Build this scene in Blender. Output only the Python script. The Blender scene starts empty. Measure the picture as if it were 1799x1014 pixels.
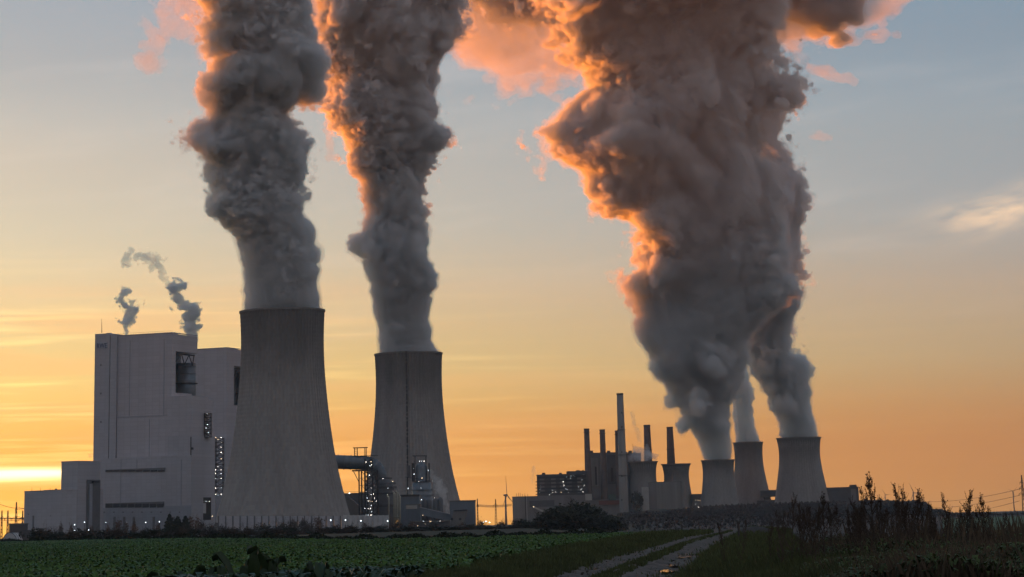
import bpy, math, random
import numpy as np
from math import radians as R, sin, cos, tan, pi, sqrt
from mathutils import Vector, Matrix

S = bpy.context.scene
C = S.collection
rnd = random.Random(7)

# ------------------------------------------------------------------ camera
F_PX, PITCH, ROLL = 4500.0, R(15.0), 0.028          # focal length in photo pixels (photo 1799 px wide)
EYE = Vector((0, 0, 1.0))
PPX, PPY = 899.5, 920.0 - F_PX * tan(PITCH)         # principal point; the frame is the lower part of a shifted lens
_F = Vector((0, cos(PITCH), sin(PITCH))); _R0 = Vector((1, 0, 0)); _U0 = Vector((0, -sin(PITCH), cos(PITCH)))
_R = cos(ROLL) * _R0 - sin(ROLL) * _U0
_U = cos(ROLL) * _U0 + sin(ROLL) * _R0
cam = bpy.data.objects.new('camera', bpy.data.cameras.new('camera'))
C.objects.link(cam); S.camera = cam
cam.data.sensor_width = 36.0
cam.data.lens = 36.0 * F_PX / 1799.0
cam.data.shift_y = (PPY - 507.0) / 1799.0
cam.data.clip_start = 0.5; cam.data.clip_end = 80000.0
M = Matrix(((_R.x, _U.x, -_F.x, EYE.x), (_R.y, _U.y, -_F.y, EYE.y), (_R.z, _U.z, -_F.z, EYE.z), (0, 0, 0, 1)))
cam.matrix_world = M

def P(px, py, Y):
    """World point at distance Y north of the camera that the photo shows at pixel (px, py)."""
    d = _F * F_PX + _R * (px - PPX) - _U * (py - PPY)
    return EYE + d * (Y / d.y)
def proj(v):
    d = Vector(v) - EYE
    k = F_PX / d.dot(_F)
    return PPX + d.dot(_R) * k, PPY - d.dot(_U) * k
def mpp(Y): return Y / (F_PX / cos(PITCH))          # metres per photo pixel, sideways

# ------------------------------------------------------------------ sky and sun
SUN_EL, SUN_AZ = R(-1.38), R(-36.0)                  # the sun has just set: earth's shadow covers the ground and the low steam
w = bpy.data.worlds.new('World'); S.world = w; w.use_nodes = True
nt = w.node_tree; nodes, links = nt.nodes, nt.links
bg = nodes['Background']
def N(tree, t, **kw):
    n = tree.nodes.new(t)
    for k, v in kw.items(): setattr(n, k, v)
    return n
def math_(tree, op, a, b=None, c=None, clamp=False):
    n = N(tree, 'ShaderNodeMath', operation=op, use_clamp=clamp)
    for i, v in enumerate((a, b, c)):
        if v is None: continue
        if isinstance(v, (int, float)): n.inputs[i].default_value = v
        else: tree.links.new(v, n.inputs[i])
    return n.outputs[0]
def mixc(tree, fac, a, b, blend='MIX'):
    n = N(tree, 'ShaderNodeMix', data_type='RGBA', blend_type=blend)
    for i, v in ((0, fac), (6, a), (7, b)):
        if isinstance(v, (int, float)): n.inputs[i].default_value = v
        elif isinstance(v, tuple): n.inputs[i].default_value = v if len(v) == 4 else v + (1,)
        else: tree.links.new(v, n.inputs[i])
    return n.outputs[2]
def ramp(tree, fac, stops, interp='LINEAR'):
    n = N(tree, 'ShaderNodeValToRGB'); e = n.color_ramp.elements; n.color_ramp.interpolation = interp
    while len(e) < len(stops): e.new(0.5)
    for k, (p, c) in enumerate(stops):
        e[k].position = p
        e[k].color = (c, c, c, 1) if isinstance(c, (int, float)) else tuple(c) + (1,)
    tree.links.new(fac, n.inputs[0]); return n.outputs[0]
def smooth(tree, v, a, b):
    n = N(tree, 'ShaderNodeMapRange', interpolation_type='SMOOTHSTEP'); tree.links.new(v, n.inputs[0])
    n.inputs[1].default_value = a; n.inputs[2].default_value = b; return n.outputs[0]

st = N(nt, 'ShaderNodeTexSky', sky_type='NISHITA', sun_disc=False)
st.sun_elevation = SUN_EL; st.sun_rotation = SUN_AZ
st.air_density, st.dust_density, st.ozone_density = 1.0, 1.0, 2.0
tc = N(nt, 'ShaderNodeTexCoord')
sep = N(nt, 'ShaderNodeSeparateXYZ'); links.new(tc.outputs['Generated'], sep.inputs[0])
el = math_(nt, 'MULTIPLY', math_(nt, 'ARCSINE', sep.outputs[2]), 180 / pi)                      # elevation, degrees
az = math_(nt, 'MULTIPLY', math_(nt, 'ARCTAN2', sep.outputs[0], sep.outputs[1]), 180 / pi)      # azimuth, degrees east of north
daz = math_(nt, 'ABSOLUTE', math_(nt, 'SUBTRACT', az, math.degrees(SUN_AZ)))
def gauss(v, c0, wd): 
    d_ = math_(nt, 'DIVIDE', math_(nt, 'SUBTRACT', v, c0), wd); return math_(nt, 'EXPONENT', math_(nt, 'MULTIPLY', math_(nt, 'MULTIPLY', d_, d_), -0.5))
near_sun = gauss(daz, 0.0, 60.0)
# light that the sky model leaves out: air lit by the rest of the sky (blue grey) and the dusty layer over the horizon (rose, yellow towards the sun)
el0 = math_(nt, 'MAXIMUM', el, 0.0)
blue = smooth(nt, el, -2.0, 11.0)
glow = math_(nt, 'EXPONENT', math_(nt, 'MULTIPLY', el0, -1 / 1.8))
west = smooth(nt, math_(nt, 'COSINE', math_(nt, 'MULTIPLY', daz, pi / 180)), -0.3, 0.7)
c_air = mixc(nt, blue, (0.03, 0.035, 0.04), mixc(nt, west, (0.41, 0.355, 0.40), (0.13, 0.27, 0.43)))
c_dust = mixc(nt, math_(nt, 'MULTIPLY', glow, math_(nt, 'ADD', math_(nt, 'MULTIPLY', near_sun, 0.7), 0.3)), (0, 0, 0), (1.0, 0.47, 0.17))
sunside = gauss(daz, 0.0, 20.0)
c_sun = mixc(nt, math_(nt, 'MULTIPLY', sunside, math_(nt, 'EXPONENT', math_(nt, 'MULTIPLY', el0, -1 / 4.5))), (0, 0, 0), (6.0, 3.2, 0.22))
sky = mixc(nt, 1.0, st.outputs[0], c_air, 'ADD')
sky = mixc(nt, 1.0, sky, c_dust, 'ADD')
sky = mixc(nt, 1.0, sky, c_sun, 'ADD')
tint = ramp(nt, math_(nt, 'DIVIDE', el0, 20.0), ((0.0, (0.52, 0.46, 0.34)), (0.075, (0.49, 0.44, 0.345)), (0.18, (0.48, 0.65, 0.635)), (0.30, (0.515, 0.69, 0.71)), (0.42, (0.58, 0.66, 0.61)), (0.52, (0.50, 0.58, 0.54))), 'EASE')
sky = mixc(nt, 1.0, sky, tint, 'MULTIPLY'); sky = mixc(nt, 1.0, sky, (2.0, 2.0, 2.0), 'MULTIPLY')
# stratus bars low over the sunset, and a lone cirrus streak high on the right
def streaks(sx, sy, detail, seed, warp=0.0):
    cb = N(nt, 'ShaderNodeCombineXYZ'); links.new(math_(nt, 'MULTIPLY', az, sx), cb.inputs[0]); links.new(math_(nt, 'MULTIPLY', math_(nt, 'ADD', el, math_(nt, 'MULTIPLY', az, warp)), sy), cb.inputs[1]); cb.inputs[2].default_value = seed
    nz = N(nt, 'ShaderNodeTexNoise'); nz.inputs['Scale'].default_value = 1.0; nz.inputs['Detail'].default_value = detail; nz.inputs['Roughness'].default_value = 0.55; nz.inputs['Distortion'].default_value = 0.3
    links.new(cb.outputs[0], nz.inputs[0]); return nz.outputs[0]
sidew = gauss(daz, 0.0, 14.5)
band = math_(nt, 'MULTIPLY', smooth(nt, el, 0.0, 0.5), math_(nt, 'SUBTRACT', 1.0, smooth(nt, el, 3.4, 6.5)))
n1 = streaks(0.10, 2.1, 4.0, 3.1); n2 = streaks(0.16, 4.6, 4.0, 7.7)
dark_bar = math_(nt, 'MULTIPLY', math_(nt, 'MULTIPLY', smooth(nt, n1, 0.48, 0.62), band), math_(nt, 'MINIMUM', math_(nt, 'MULTIPLY', sidew, 1.6), 0.62))
sky = mixc(nt, dark_bar, sky, (2.6, 1.25, 0.45))
lit_bar = math_(nt, 'MULTIPLY', math_(nt, 'MULTIPLY', smooth(nt, n2, 0.50, 0.70), band), math_(nt, 'MULTIPLY', sidew, 0.9))
sky = mixc(nt, lit_bar, sky, (6.5, 4.6, 1.5))
gap = math_(nt, 'MULTIPLY', gauss(math_(nt, 'ADD', el, math_(nt, 'MULTIPLY', n1, 0.35)), 1.46, 0.085), math_(nt, 'MULTIPLY', smooth(nt, az, -8.3, -10.8), smooth(nt, az, -30.0, -20.0)))
sky = mixc(nt, math_(nt, 'MINIMUM', math_(nt, 'MULTIPLY', gap, 1.0), 0.85), sky, (8.5, 6.6, 3.2))
cu_ = math_(nt, 'SUBTRACT', az, 10.2); cv_ = math_(nt, 'SUBTRACT', math_(nt, 'SUBTRACT', el, 6.25), math_(nt, 'MULTIPLY', cu_, 0.2))
cir = math_(nt, 'MULTIPLY', math_(nt, 'MULTIPLY', gauss(cu_, 0.4, 1.1), gauss(cv_, 0.0, 0.28)), smooth(nt, streaks(0.7, 2.6, 4.0, 1.3, -0.2), 0.30, 0.75))
sky = mixc(nt, math_(nt, 'MULTIPLY', cir, 1.0), sky, (2.3, 1.75, 1.15))
veil_ = math_(nt, 'MULTIPLY', smooth(nt, streaks(0.18, 1.3, 5.0, 5.5, -0.1), 0.5, 0.8), math_(nt, 'MULTIPLY', smooth(nt, el, 2.0, 5.0), 0.05))
sky = mixc(nt, veil_, sky, (4.2, 3.5, 3.0))
links.new(sky, bg.inputs[0])
bg.inputs[1].default_value = 0.15

sl = bpy.data.lights.new('sun', 'SUN'); sun = bpy.data.objects.new('sun', sl); C.objects.link(sun)
sl.energy = 2.5; sl.color = (1.0, 0.24, 0.015); sl.angle = R(0.5)
sd = Vector((sin(SUN_AZ) * cos(SUN_EL), cos(SUN_AZ) * cos(SUN_EL), sin(SUN_EL)))               # towards the sun
sun.rotation_euler = sd.to_track_quat('Z', 'Y').to_euler()

vs = S.view_settings
vs.view_transform = 'Standard'; vs.look = 'None'; vs.gamma = 1.0; vs.use_curve_mapping = False
vs.exposure = 1.74
cy = S.cycles
cy.use_denoising = True; cy.denoiser = 'OPENIMAGEDENOISE'
cy.max_bounces = 8; cy.diffuse_bounces = 3; cy.glossy_bounces = 2; cy.transmission_bounces = 4
cy.volume_bounces = 5; cy.transparent_max_bounces = 48
cy.sample_clamp_indirect = 4.0
cy.caustics_reflective = False; cy.caustics_refractive = False
cy.use_adaptive_sampling = True; cy.adaptive_threshold = 0.02

# ------------------------------------------------------------------ helpers
def tag(o, label=None, cat=None, group=None, kind=None):
    for k, v in (('label', label), ('category', cat), ('group', group), ('kind', kind)):
        if v: o[k] = v
    return o
def empty(name, loc, label=None, cat=None, group=None):
    o = bpy.data.objects.new(name, None); C.objects.link(o); o.location = loc
    o.empty_display_size = 1.0
    return tag(o, label, cat, group)
def copy_tree(o, parent=None, loc=None):
    c = o.copy(); C.objects.link(c); c.parent = parent
    if loc is not None: c.location = loc
    for ch in o.children: copy_tree(ch, c)
    return c

def V3(p): return (float(p[0]), float(p[1]), float(p[2]))
class MB:
    """Collects shapes in world coordinates and links them as one mesh object."""
    def __init__(s): s.v = []; s.f = []; s.sm = []
    def add(s, verts, faces, smooth=False):
        o = len(s.v); s.v += [V3(p) for p in verts]
        for q in faces: s.f.append(tuple(i + o for i in q)); s.sm.append(smooth)
        return s
    def box(s, c, size, rz=0.0):
        """Box centred at c (x, y) with base at c.z; size = full (x, y, z)."""
        a, b, h = size[0] / 2, size[1] / 2, size[2]; ca, sa = cos(rz), sin(rz); vs_ = []
        for dz in (0, h):
            for dx, dy in ((-a, -b), (a, -b), (a, b), (-a, b)):
                vs_.append((c[0] + dx * ca - dy * sa, c[1] + dx * sa + dy * ca, c[2] + dz))
        return s.add(vs_, [(3, 2, 1, 0), (4, 5, 6, 7), (0, 1, 5, 4), (1, 2, 6, 5), (2, 3, 7, 6), (3, 0, 4, 7)])
    def prism(s, poly, z0, z1):
        """Plan polygon (x, y), counter-clockwise, from z0 to z1 (z1 may be a list, one height per corner)."""
        n = len(poly); zt = z1 if isinstance(z1, (list, tuple)) else [z1] * n
        vs_ = [(p[0], p[1], z0) for p in poly] + [(p[0], p[1], t) for p, t in zip(poly, zt)]
        return s.add(vs_, [tuple(reversed(range(n))), tuple(range(n, 2 * n))] + [(i, (i + 1) % n, n + (i + 1) % n, n + i) for i in range(n)])
    def tube(s, pts, rad, n=8, caps=True, smooth=True):
        """Round bar along pts; rad is one radius or one per point."""
        pts = [Vector(p) for p in pts]; m = len(pts)
        rads = rad if isinstance(rad, (list, tuple)) else [rad] * m
        vs_ = []; up = None
        for i, p in enumerate(pts):
            t = (pts[min(i + 1, m - 1)] - pts[max(i - 1, 0)])
            t.normalize()
            if up is None:
                up = Vector((0, 0, 1)) if abs(t.z) < 0.9 else Vector((1, 0, 0))
            a = t.cross(up); a.normalize(); b = a.cross(t); up = b if abs(t.dot(b)) < 0.9 else up
            for k in range(n):
                q = 2 * pi * k / n; vs_.append(p + (a * cos(q) + b * sin(q)) * rads[i])
        fs = [(i * n + k, i * n + (k + 1) % n, (i + 1) * n + (k + 1) % n, (i + 1) * n + k) for i in range(m - 1) for k in range(n)]
        s.add(vs_, fs, smooth)
        if caps:
            o = len(s.v) - m * n
            s.f.append(tuple(o + k for k in reversed(range(n)))); s.sm.append(False)
            s.f.append(tuple(o + (m - 1) * n + k for k in range(n))); s.sm.append(False)
        return s
    def bar(s, a, b, r): return s.tube((a, b), r, 4, True, False)
    def lathe(s, c, prof, n=48, smooth=True, close=False):
        """Profile [(radius, z)] turned about the vertical axis through c."""
        vs_ = [(c[0] + r * cos(2 * pi * k / n), c[1] + r * sin(2 * pi * k / n), c[2] + z) for r, z in prof for k in range(n)]
        m = len(prof)
        fs = [(i * n + k, i * n + (k + 1) % n, (i + 1) * n + (k + 1) % n, (i + 1) * n + k) for i in range(m - 1) for k in range(n)]
        if close: fs += [tuple((m - 1) * n + k for k in range(n)), tuple(reversed(range(n)))]
        return s.add(vs_, fs, smooth)
    def ball(s, c, r, n=6):
        prof = [(r * max(0.02, sin(pi * i / n)), -r * cos(pi * i / n)) for i in range(n + 1)]
        return s.lathe(c, prof, 2 * n - 2)
    def build(s, name, mat, parent=None, origin=None):
        """Parts take their thing's origin (world) so that their local coordinates start there."""
        if origin is None:
            r = parent
            while r is not None and r.parent is not None: r = r.parent
            origin = Vector(r.location) if r is not None else Vector((0, 0, 0))
        origin = Vector(origin)
        me = bpy.data.meshes.new(name)
        a = np.array(s.v, dtype=np.float64) - np.array(origin)
        me.from_pydata(a.tolist(), [], s.f)
        me.polygons.foreach_set('use_smooth', s.sm)
        for m_ in (mat if isinstance(mat, (list, tuple)) else [mat]): me.materials.append(m_)
        me.update()
        o = bpy.data.objects.new(name, me); C.objects.link(o)
        if parent is not None: o.parent = parent
        else: o.location = origin
        return o
def np_mesh(name, verts, faces, mat, smooth=False, parent=None, loc=(0, 0, 0)):
    """Fast mesh from numpy arrays: verts n x 3, faces m x 4 (or m x 3)."""
    me = bpy.data.meshes.new(name); k = faces.shape[1]
    me.vertices.add(len(verts)); me.vertices.foreach_set('co', np.ascontiguousarray(verts, dtype=np.float32).ravel())
    me.loops.add(faces.size); me.loops.foreach_set('vertex_index', np.ascontiguousarray(faces, dtype=np.int32).ravel())
    me.polygons.add(len(faces)); me.polygons.foreach_set('loop_start', np.arange(0, faces.size, k, dtype=np.int32))
    me.polygons.foreach_set('use_smooth', np.full(len(faces), smooth, dtype=bool))
    me.materials.append(mat); me.update(calc_edges=True)
    o = bpy.data.objects.new(name, me); C.objects.link(o); o.location = loc
    if parent is not None: o.parent = parent
    return o

# ------------------------------------------------------------------ materials
def principled(name, col, rough=0.8, metal=0.0, var=0.15, scale=0.2, streak=False, bump=0.0, spec=0.3, col2=None, detail=4.0):
    m = bpy.data.materials.new(name); m.use_nodes = True; t = m.node_tree; b = t.nodes['Principled BSDF']
    b.inputs['Roughness'].default_value = rough; b.inputs['Metallic'].default_value = metal
    b.inputs['Specular IOR Level'].default_value = spec
    g = N(t, 'ShaderNodeNewGeometry'); mp = N(t, 'ShaderNodeMapping'); t.links.new(g.outputs['Position'], mp.inputs[0])
    if streak: mp.inputs['Scale'].default_value = (1, 1, 0.06)
    nz = N(t, 'ShaderNodeTexNoise'); t.links.new(mp.outputs[0], nz.inputs[0])
    nz.inputs['Scale'].default_value = scale; nz.inputs['Detail'].default_value = detail; nz.inputs['Roughness'].default_value = 0.62
    c1 = tuple(c * (1 - var) for c in col); c2 = col2 or tuple(min(1, c * (1 + var)) for c in col)
    t.links.new(ramp(t, nz.outputs[0], ((0.3, c1), (0.7, c2))), b.inputs['Base Color'])
    if bump:
        bp = N(t, 'ShaderNodeBump'); bp.inputs['Strength'].default_value = bump; t.links.new(nz.outputs[0], bp.inputs['Height']); t.links.new(bp.outputs[0], b.inputs['Normal'])
    return m
def emitter(name, col, e):
    m = bpy.data.materials.new(name); m.use_nodes = True; t = m.node_tree; b = t.nodes['Principled BSDF']
    b.inputs['Base Color'].default_value = (0.8, 0.8, 0.8, 1); b.inputs['Emission Color'].default_value = col + (1,); b.inputs['Emission Strength'].default_value = e
    return m
def steam_mat(name, density, col=(0.93, 0.91, 0.90), aniso=0.55, absorb=0.0):
    m = bpy.data.materials.new(name); m.use_nodes = True; t = m.node_tree
    t.nodes.remove(t.nodes['Principled BSDF'])
    v = N(t, 'ShaderNodeVolumeScatter'); v.inputs['Color'].default_value = col + (1,)
    v.inputs['Density'].default_value = density; v.inputs['Anisotropy'].default_value = aniso
    out = t.nodes['Material Output']
    if absorb:
        a = N(t, 'ShaderNodeVolumeAbsorption'); a.inputs['Color'].default_value = (0.0, 0.0, 0.0, 1); a.inputs['Density'].default_value = absorb
        s_ = N(t, 'ShaderNodeAddShader'); t.links.new(v.outputs[0], s_.inputs[0]); t.links.new(a.outputs[0], s_.inputs[1]); t.links.new(s_.outputs[0], out.inputs['Volume'])
    else: t.links.new(v.outputs[0], out.inputs['Volume'])
    m.cycles.homogeneous_volume = True
    return m
def cladding(name, col, th, pu, pz, rough=0.55, joint=0.88):
    """Sheet cladding: panels pu x pz metres with a little tone between them and narrow joints; th = heading of the wall."""
    m = principled(name, col, rough, var=0.06, scale=0.04, streak=True); t = m.node_tree; b = t.nodes['Principled BSDF']
    src = b.inputs['Base Color'].links[0].from_socket; g = N(t, 'ShaderNodeNewGeometry'); sp = N(t, 'ShaderNodeSeparateXYZ'); t.links.new(g.outputs['Position'], sp.inputs[0])
    u = math_(t, 'ADD', math_(t, 'MULTIPLY', sp.outputs[0], cos(th) / pu), math_(t, 'MULTIPLY', sp.outputs[1], sin(th) * 0.9 / pu)); z = math_(t, 'MULTIPLY', sp.outputs[2], 1.0 / pz)
    cb = N(t, 'ShaderNodeCombineXYZ'); t.links.new(math_(t, 'FLOOR', u), cb.inputs[0]); t.links.new(math_(t, 'FLOOR', z), cb.inputs[1])
    wn = N(t, 'ShaderNodeTexWhiteNoise', noise_dimensions='2D'); t.links.new(cb.outputs[0], wn.inputs[0])
    tone = math_(t, 'ADD', math_(t, 'MULTIPLY', wn.outputs[0], 0.08), 0.96)
    ju = math_(t, 'LESS_THAN', math_(t, 'FRACT', u), 0.07); jz = math_(t, 'LESS_THAN', math_(t, 'FRACT', z), 0.10)
    tone = math_(t, 'MULTIPLY', tone, math_(t, 'SUBTRACT', 1.0, math_(t, 'MULTIPLY', math_(t, 'MAXIMUM', ju, jz), 1 - joint)))
    cc = N(t, 'ShaderNodeCombineXYZ'); [t.links.new(tone, cc.inputs[i]) for i in range(3)]
    t.links.new(mixc(t, 1.0, src, cc.outputs[0], 'MULTIPLY'), b.inputs['Base Color']); return m
def tower_mat(name, col, lift, ribs=72):
    """Cast concrete: a little tone from one lift to the next, vertical stains, darker upper part with an uneven edge."""
    m = principled(name, col, 0.92, var=0.12, scale=0.08, streak=True, bump=0.1); t = m.node_tree; b = t.nodes['Principled BSDF']
    src = b.inputs['Base Color'].links[0].from_socket; tcn = N(t, 'ShaderNodeTexCoord'); sp = N(t, 'ShaderNodeSeparateXYZ'); t.links.new(tcn.outputs['Object'], sp.inputs[0])
    cb = N(t, 'ShaderNodeCombineXYZ'); t.links.new(math_(t, 'FLOOR', math_(t, 'MULTIPLY', sp.outputs[2], 1 / lift)), cb.inputs[0])
    t.links.new(math_(t, 'FLOOR', math_(t, 'MULTIPLY', math_(t, 'ARCTAN2', sp.outputs[1], sp.outputs[0]), 72 / pi)), cb.inputs[1])
    wn = N(t, 'ShaderNodeTexWhiteNoise', noise_dimensions='2D'); t.links.new(cb.outputs[0], wn.inputs[0])
    tone = math_(t, 'ADD', math_(t, 'MULTIPLY', wn.outputs[0], 0.14), 0.93)
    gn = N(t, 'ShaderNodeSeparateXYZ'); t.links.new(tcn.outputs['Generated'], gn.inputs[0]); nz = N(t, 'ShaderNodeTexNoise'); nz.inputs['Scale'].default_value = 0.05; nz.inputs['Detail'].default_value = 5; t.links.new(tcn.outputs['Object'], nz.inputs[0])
    dark_top = smooth(t, math_(t, 'ADD', gn.outputs[2], math_(t, 'MULTIPLY', nz.outputs[0], 0.30)), 0.70, 1.12)  # tone darkens towards the top of the shell, edge broken up by noise
    tone = math_(t, 'MULTIPLY', tone, math_(t, 'SUBTRACT', 1.0, math_(t, 'MULTIPLY', dark_top, 0.5)))
    cc = N(t, 'ShaderNodeCombineXYZ'); [t.links.new(tone, cc.inputs[i]) for i in range(3)]
    t.links.new(mixc(t, 1.0, src, cc.outputs[0], 'MULTIPLY'), b.inputs['Base Color']); return m
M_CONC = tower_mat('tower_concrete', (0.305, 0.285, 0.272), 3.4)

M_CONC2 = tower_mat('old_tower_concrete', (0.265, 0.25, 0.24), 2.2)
M_RIM = principled('rim_concrete', (0.20, 0.19, 0.18), 0.9, var=0.2, scale=0.2)
M_CLAD = cladding('pale_cladding', (0.485, 0.475, 0.515), R(-20), 7.0, 3.4)
M_CLAD2 = cladding('grey_cladding', (0.45, 0.455, 0.50), R(-20), 5.0, 3.0)
M_PLINTH = cladding('plinth_cladding', (0.34, 0.365, 0.42), R(-20), 4.0, 2.5)
M_CLADD = principled('dark_cladding', (0.16, 0.165, 0.18), 0.6, var=0.12, scale=0.1)
M_BLUE = principled('blue_grey_sheet', (0.17, 0.20, 0.235), 0.5, var=0.12, scale=0.15, streak=True)
M_DUCT = principled('duct_metal', (0.17, 0.20, 0.23), 0.42, 0.5, var=0.12, scale=0.2)
M_STEEL = principled('dark_steel', (0.06, 0.062, 0.07), 0.6, 0.3, var=0.2, scale=0.4)
M_DARK = principled('dark_opening', (0.03, 0.03, 0.034), 0.8, var=0.2, scale=0.3)
M_PIPE = principled('cream_pipe', (0.42, 0.40, 0.33), 0.5, var=0.08, scale=0.3)
M_BRICK = principled('chimney_brick', (0.13, 0.095, 0.085), 0.9, var=0.2, scale=0.15)
M_CHIM = principled('chimney_concrete', (0.25, 0.235, 0.22), 0.9, var=0.2, scale=0.1, streak=True)
M_OLD = principled('old_plant_wall', (0.20, 0.185, 0.18), 0.85, var=0.15, scale=0.08, streak=True)
M_OLDD = principled('old_plant_dark_wall', (0.10, 0.095, 0.10), 0.85, var=0.2, scale=0.1)
M_RED = principled('red_roof', (0.20, 0.075, 0.06), 0.8, var=0.2, scale=0.1)
M_GREEN = principled('green_sheet', (0.08, 0.12, 0.10), 0.7, var=0.15, scale=0.1)
M_PALE = principled('pale_render', (0.45, 0.43, 0.40), 0.8, var=0.1, scale=0.1)
M_WHITE = principled('white_sheet', (0.55, 0.55, 0.56), 0.6, var=0.1, scale=0.3)
M_SIGN = principled('sign_panel', (0.42, 0.47, 0.55), 0.5, var=0.03, scale=0.3)
M_LETTER = principled('sign_letter', (0.03, 0.06, 0.16), 0.5, var=0.03, scale=0.3)
M_LAMP = emitter('lamp_white', (1.0, 0.93, 0.80), 3.6)
M_LAMPC = emitter('lamp_cool', (0.80, 0.93, 1.0), 2.6)
M_LAMPW = emitter('lamp_warm', (1.0, 0.72, 0.42), 2.6)
for m_ in (M_LAMP, M_LAMPC, M_LAMPW): m_.cycles.emission_sampling = 'NONE'
M_SOIL = principled('soil', (0.026, 0.024, 0.017), 0.95, var=0.3, scale=0.02, col2=(0.032, 0.034, 0.018))
M_PLOUGH = principled('ploughed_soil', (0.046, 0.036, 0.032), 0.95, var=0.3, scale=0.03)
M_MEADOW = principled('winter_cereal', (0.07, 0.125, 0.06), 0.9, var=0.15, scale=0.01)
M_FIELD = principled('field_soil', (0.022, 0.03, 0.012), 0.95, var=0.35, scale=0.4)
M_TRACK = principled('track_mud', (0.125, 0.103, 0.090), 0.95, var=0.5, scale=2.4, bump=1.0, detail=9, spec=0.08)
M_BANK = principled('bank_soil', (0.020, 0.022, 0.012), 0.95, var=0.3, scale=0.8)
M_WATER = principled('puddle_water', (0.02, 0.02, 0.02), 0.06, var=0.0, spec=0.5)
M_LEAF = principled('crop_leaf', (0.060, 0.115, 0.016), 0.6, var=0.5, scale=0.3)
M_BEET = principled('beet_leaf', (0.030, 0.052, 0.020), 0.5, var=0.4, scale=3.0)
M_GRASS = principled('verge_grass', (0.066, 0.078, 0.026), 0.8, var=0.55, scale=0.6)
M_HERB = principled('bank_leaf', (0.060, 0.080, 0.022), 0.7, var=0.6, scale=0.9)
M_HERB2 = principled('bank_dry_leaf', (0.105, 0.075, 0.048), 0.85, var=0.4, scale=1.5)
M_WEED = principled('dry_stalk', (0.070, 0.048, 0.036), 0.9, var=0.3, scale=3.0)
M_BARK = principled('bark', (0.07, 0.06, 0.055), 0.9, var=0.3, scale=0.5)
M_BIRCH = principled('birch_bark', (0.30, 0.28, 0.26), 0.8, var=0.3, scale=0.4)
M_FOLD = principled('dark_foliage', (0.018, 0.024, 0.014), 0.9, var=0.4, scale=0.3)
M_FOLB = principled('brown_foliage', (0.060, 0.046, 0.036), 0.9, var=0.4, scale=0.2)
M_FOLR = principled('rust_foliage', (0.115, 0.060, 0.034), 0.9, var=0.4, scale=0.2)
M_FOLG = principled('olive_foliage', (0.040, 0.042, 0.028), 0.9, var=0.4, scale=0.2)
M_WOOD = principled('winter_wood', (0.105, 0.098, 0.098), 0.95, var=0.35, scale=0.08)
M_SCRUB = principled('winter_scrub', (0.072, 0.060, 0.057), 0.95, var=0.2, scale=0.1)
M_TWIG = principled('grey_twig', (0.085, 0.075, 0.070), 0.9, var=0.3, scale=0.2)

# ------------------------------------------------------------------ terrain
def ss(a, b, x):
    t = np.clip((np.asarray(x, float) - a) / (b - a), 0, 1); return t * t * (3 - 2 * t)
ROAD = np.array([(-1.2, 10), (-0.5, 22), (1.5, 47), (3.35, 70), (5.85, 100), (9.3, 138), (13.0, 175), (17.5, 230), (30, 400)])
def road_x(y): return np.interp(y, ROAD[:, 1], ROAD[:, 0])
def gz(x, y):
    x = np.asarray(x, float); y = np.asarray(y, float)
    a = x / (np.abs(y) + 200.0)
    wr = ss(-0.005, 0.05, a)
    z = -2.2 * ss(500, 1500, y) * (1 - wr)
    z = z + wr * (-8.0 * np.where(a > 0.0, ss(0.040, 0.066, a) * ss(60, 700, y) + (1 - ss(0.040, 0.066, a)) * ss(230, 900, y), 0) + 8.0 * ss(2300, 3000, y) * (1 - ss(0.125, 0.15, a)) + 15.5 * ss(3380, 3650, y) * (1 - ss(0.112, 0.128, a)) + 3.0 * ss(1800, 3000, y) * ss(0.125, 0.15, a))
    d = x - road_x(y)
    nearby = (1 - ss(46, 66, y))
    z = z + 0.26 * ss(1.6, 3.4, d) * nearby * ss(5, 30, y)                      # bank on the right of the track
    z = z + 0.10 * ss(-1.4, -2.2, d) * (1 - ss(-3.0, -6.0, d)) * (1 - ss(120, 220, y))          # low verge on its left
    return z
def G(x, y): return float(gz(x, y))
ys_ = np.concatenate([np.linspace(-200, 0, 6), np.arange(2, 60, 1.0), np.geomspace(60, 14000, 150)])
as_ = np.concatenate([np.linspace(-0.82, -0.1, 30), np.linspace(-0.096, 0.2, 150), np.linspace(0.21, 0.62, 16)])
AA, YY = np.meshgrid(as_, ys_); XX = AA * (YY + 300)
vg = np.stack([XX, YY, gz(XX, YY)], -1).reshape(-1, 3); na = len(as_)
ii, jj = np.meshgrid(np.arange(len(ys_) - 1), np.arange(na - 1), indexing='ij'); b_ = (ii * na + jj).ravel()
tag(np_mesh('ground', vg, np.stack([b_, b_ + 1, b_ + na + 1, b_ + na], 1), M_SOIL, True), kind='structure')
def sheet(name, rows, mat, lift, nx=24, kind='structure'):
    """Draped sheet: rows of (y, x left, x right)."""
    t = np.array(rows, float); v = []
    for y, a, b in t:
        x = np.linspace(a, b, nx); v.append(np.stack([x, np.full(nx, y), gz(x, np.full(nx, y)) + lift], -1))
    v = np.concatenate(v); ii, jj = np.meshgrid(np.arange(len(t) - 1), np.arange(nx - 1), indexing='ij'); b_ = (ii * nx + jj).ravel()
    return tag(np_mesh(name, v, np.stack([b_, b_ + 1, b_ + nx + 1, b_ + nx], 1), mat, True), kind=kind)
def field_right(y): return float(np.interp(y, [20, 47, 70, 108, 169, 200], [-2.6, -1.2, 0.0, 2.3, 7.3, 9.0]))
def field_left(y): return -0.24 * y - 8
def far_edge_x(y): return float(np.interp(y, [180, 188, 410, 640, 700], [12, -12, -52, -122, -145]))       # slanting far edge of the crop
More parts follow.
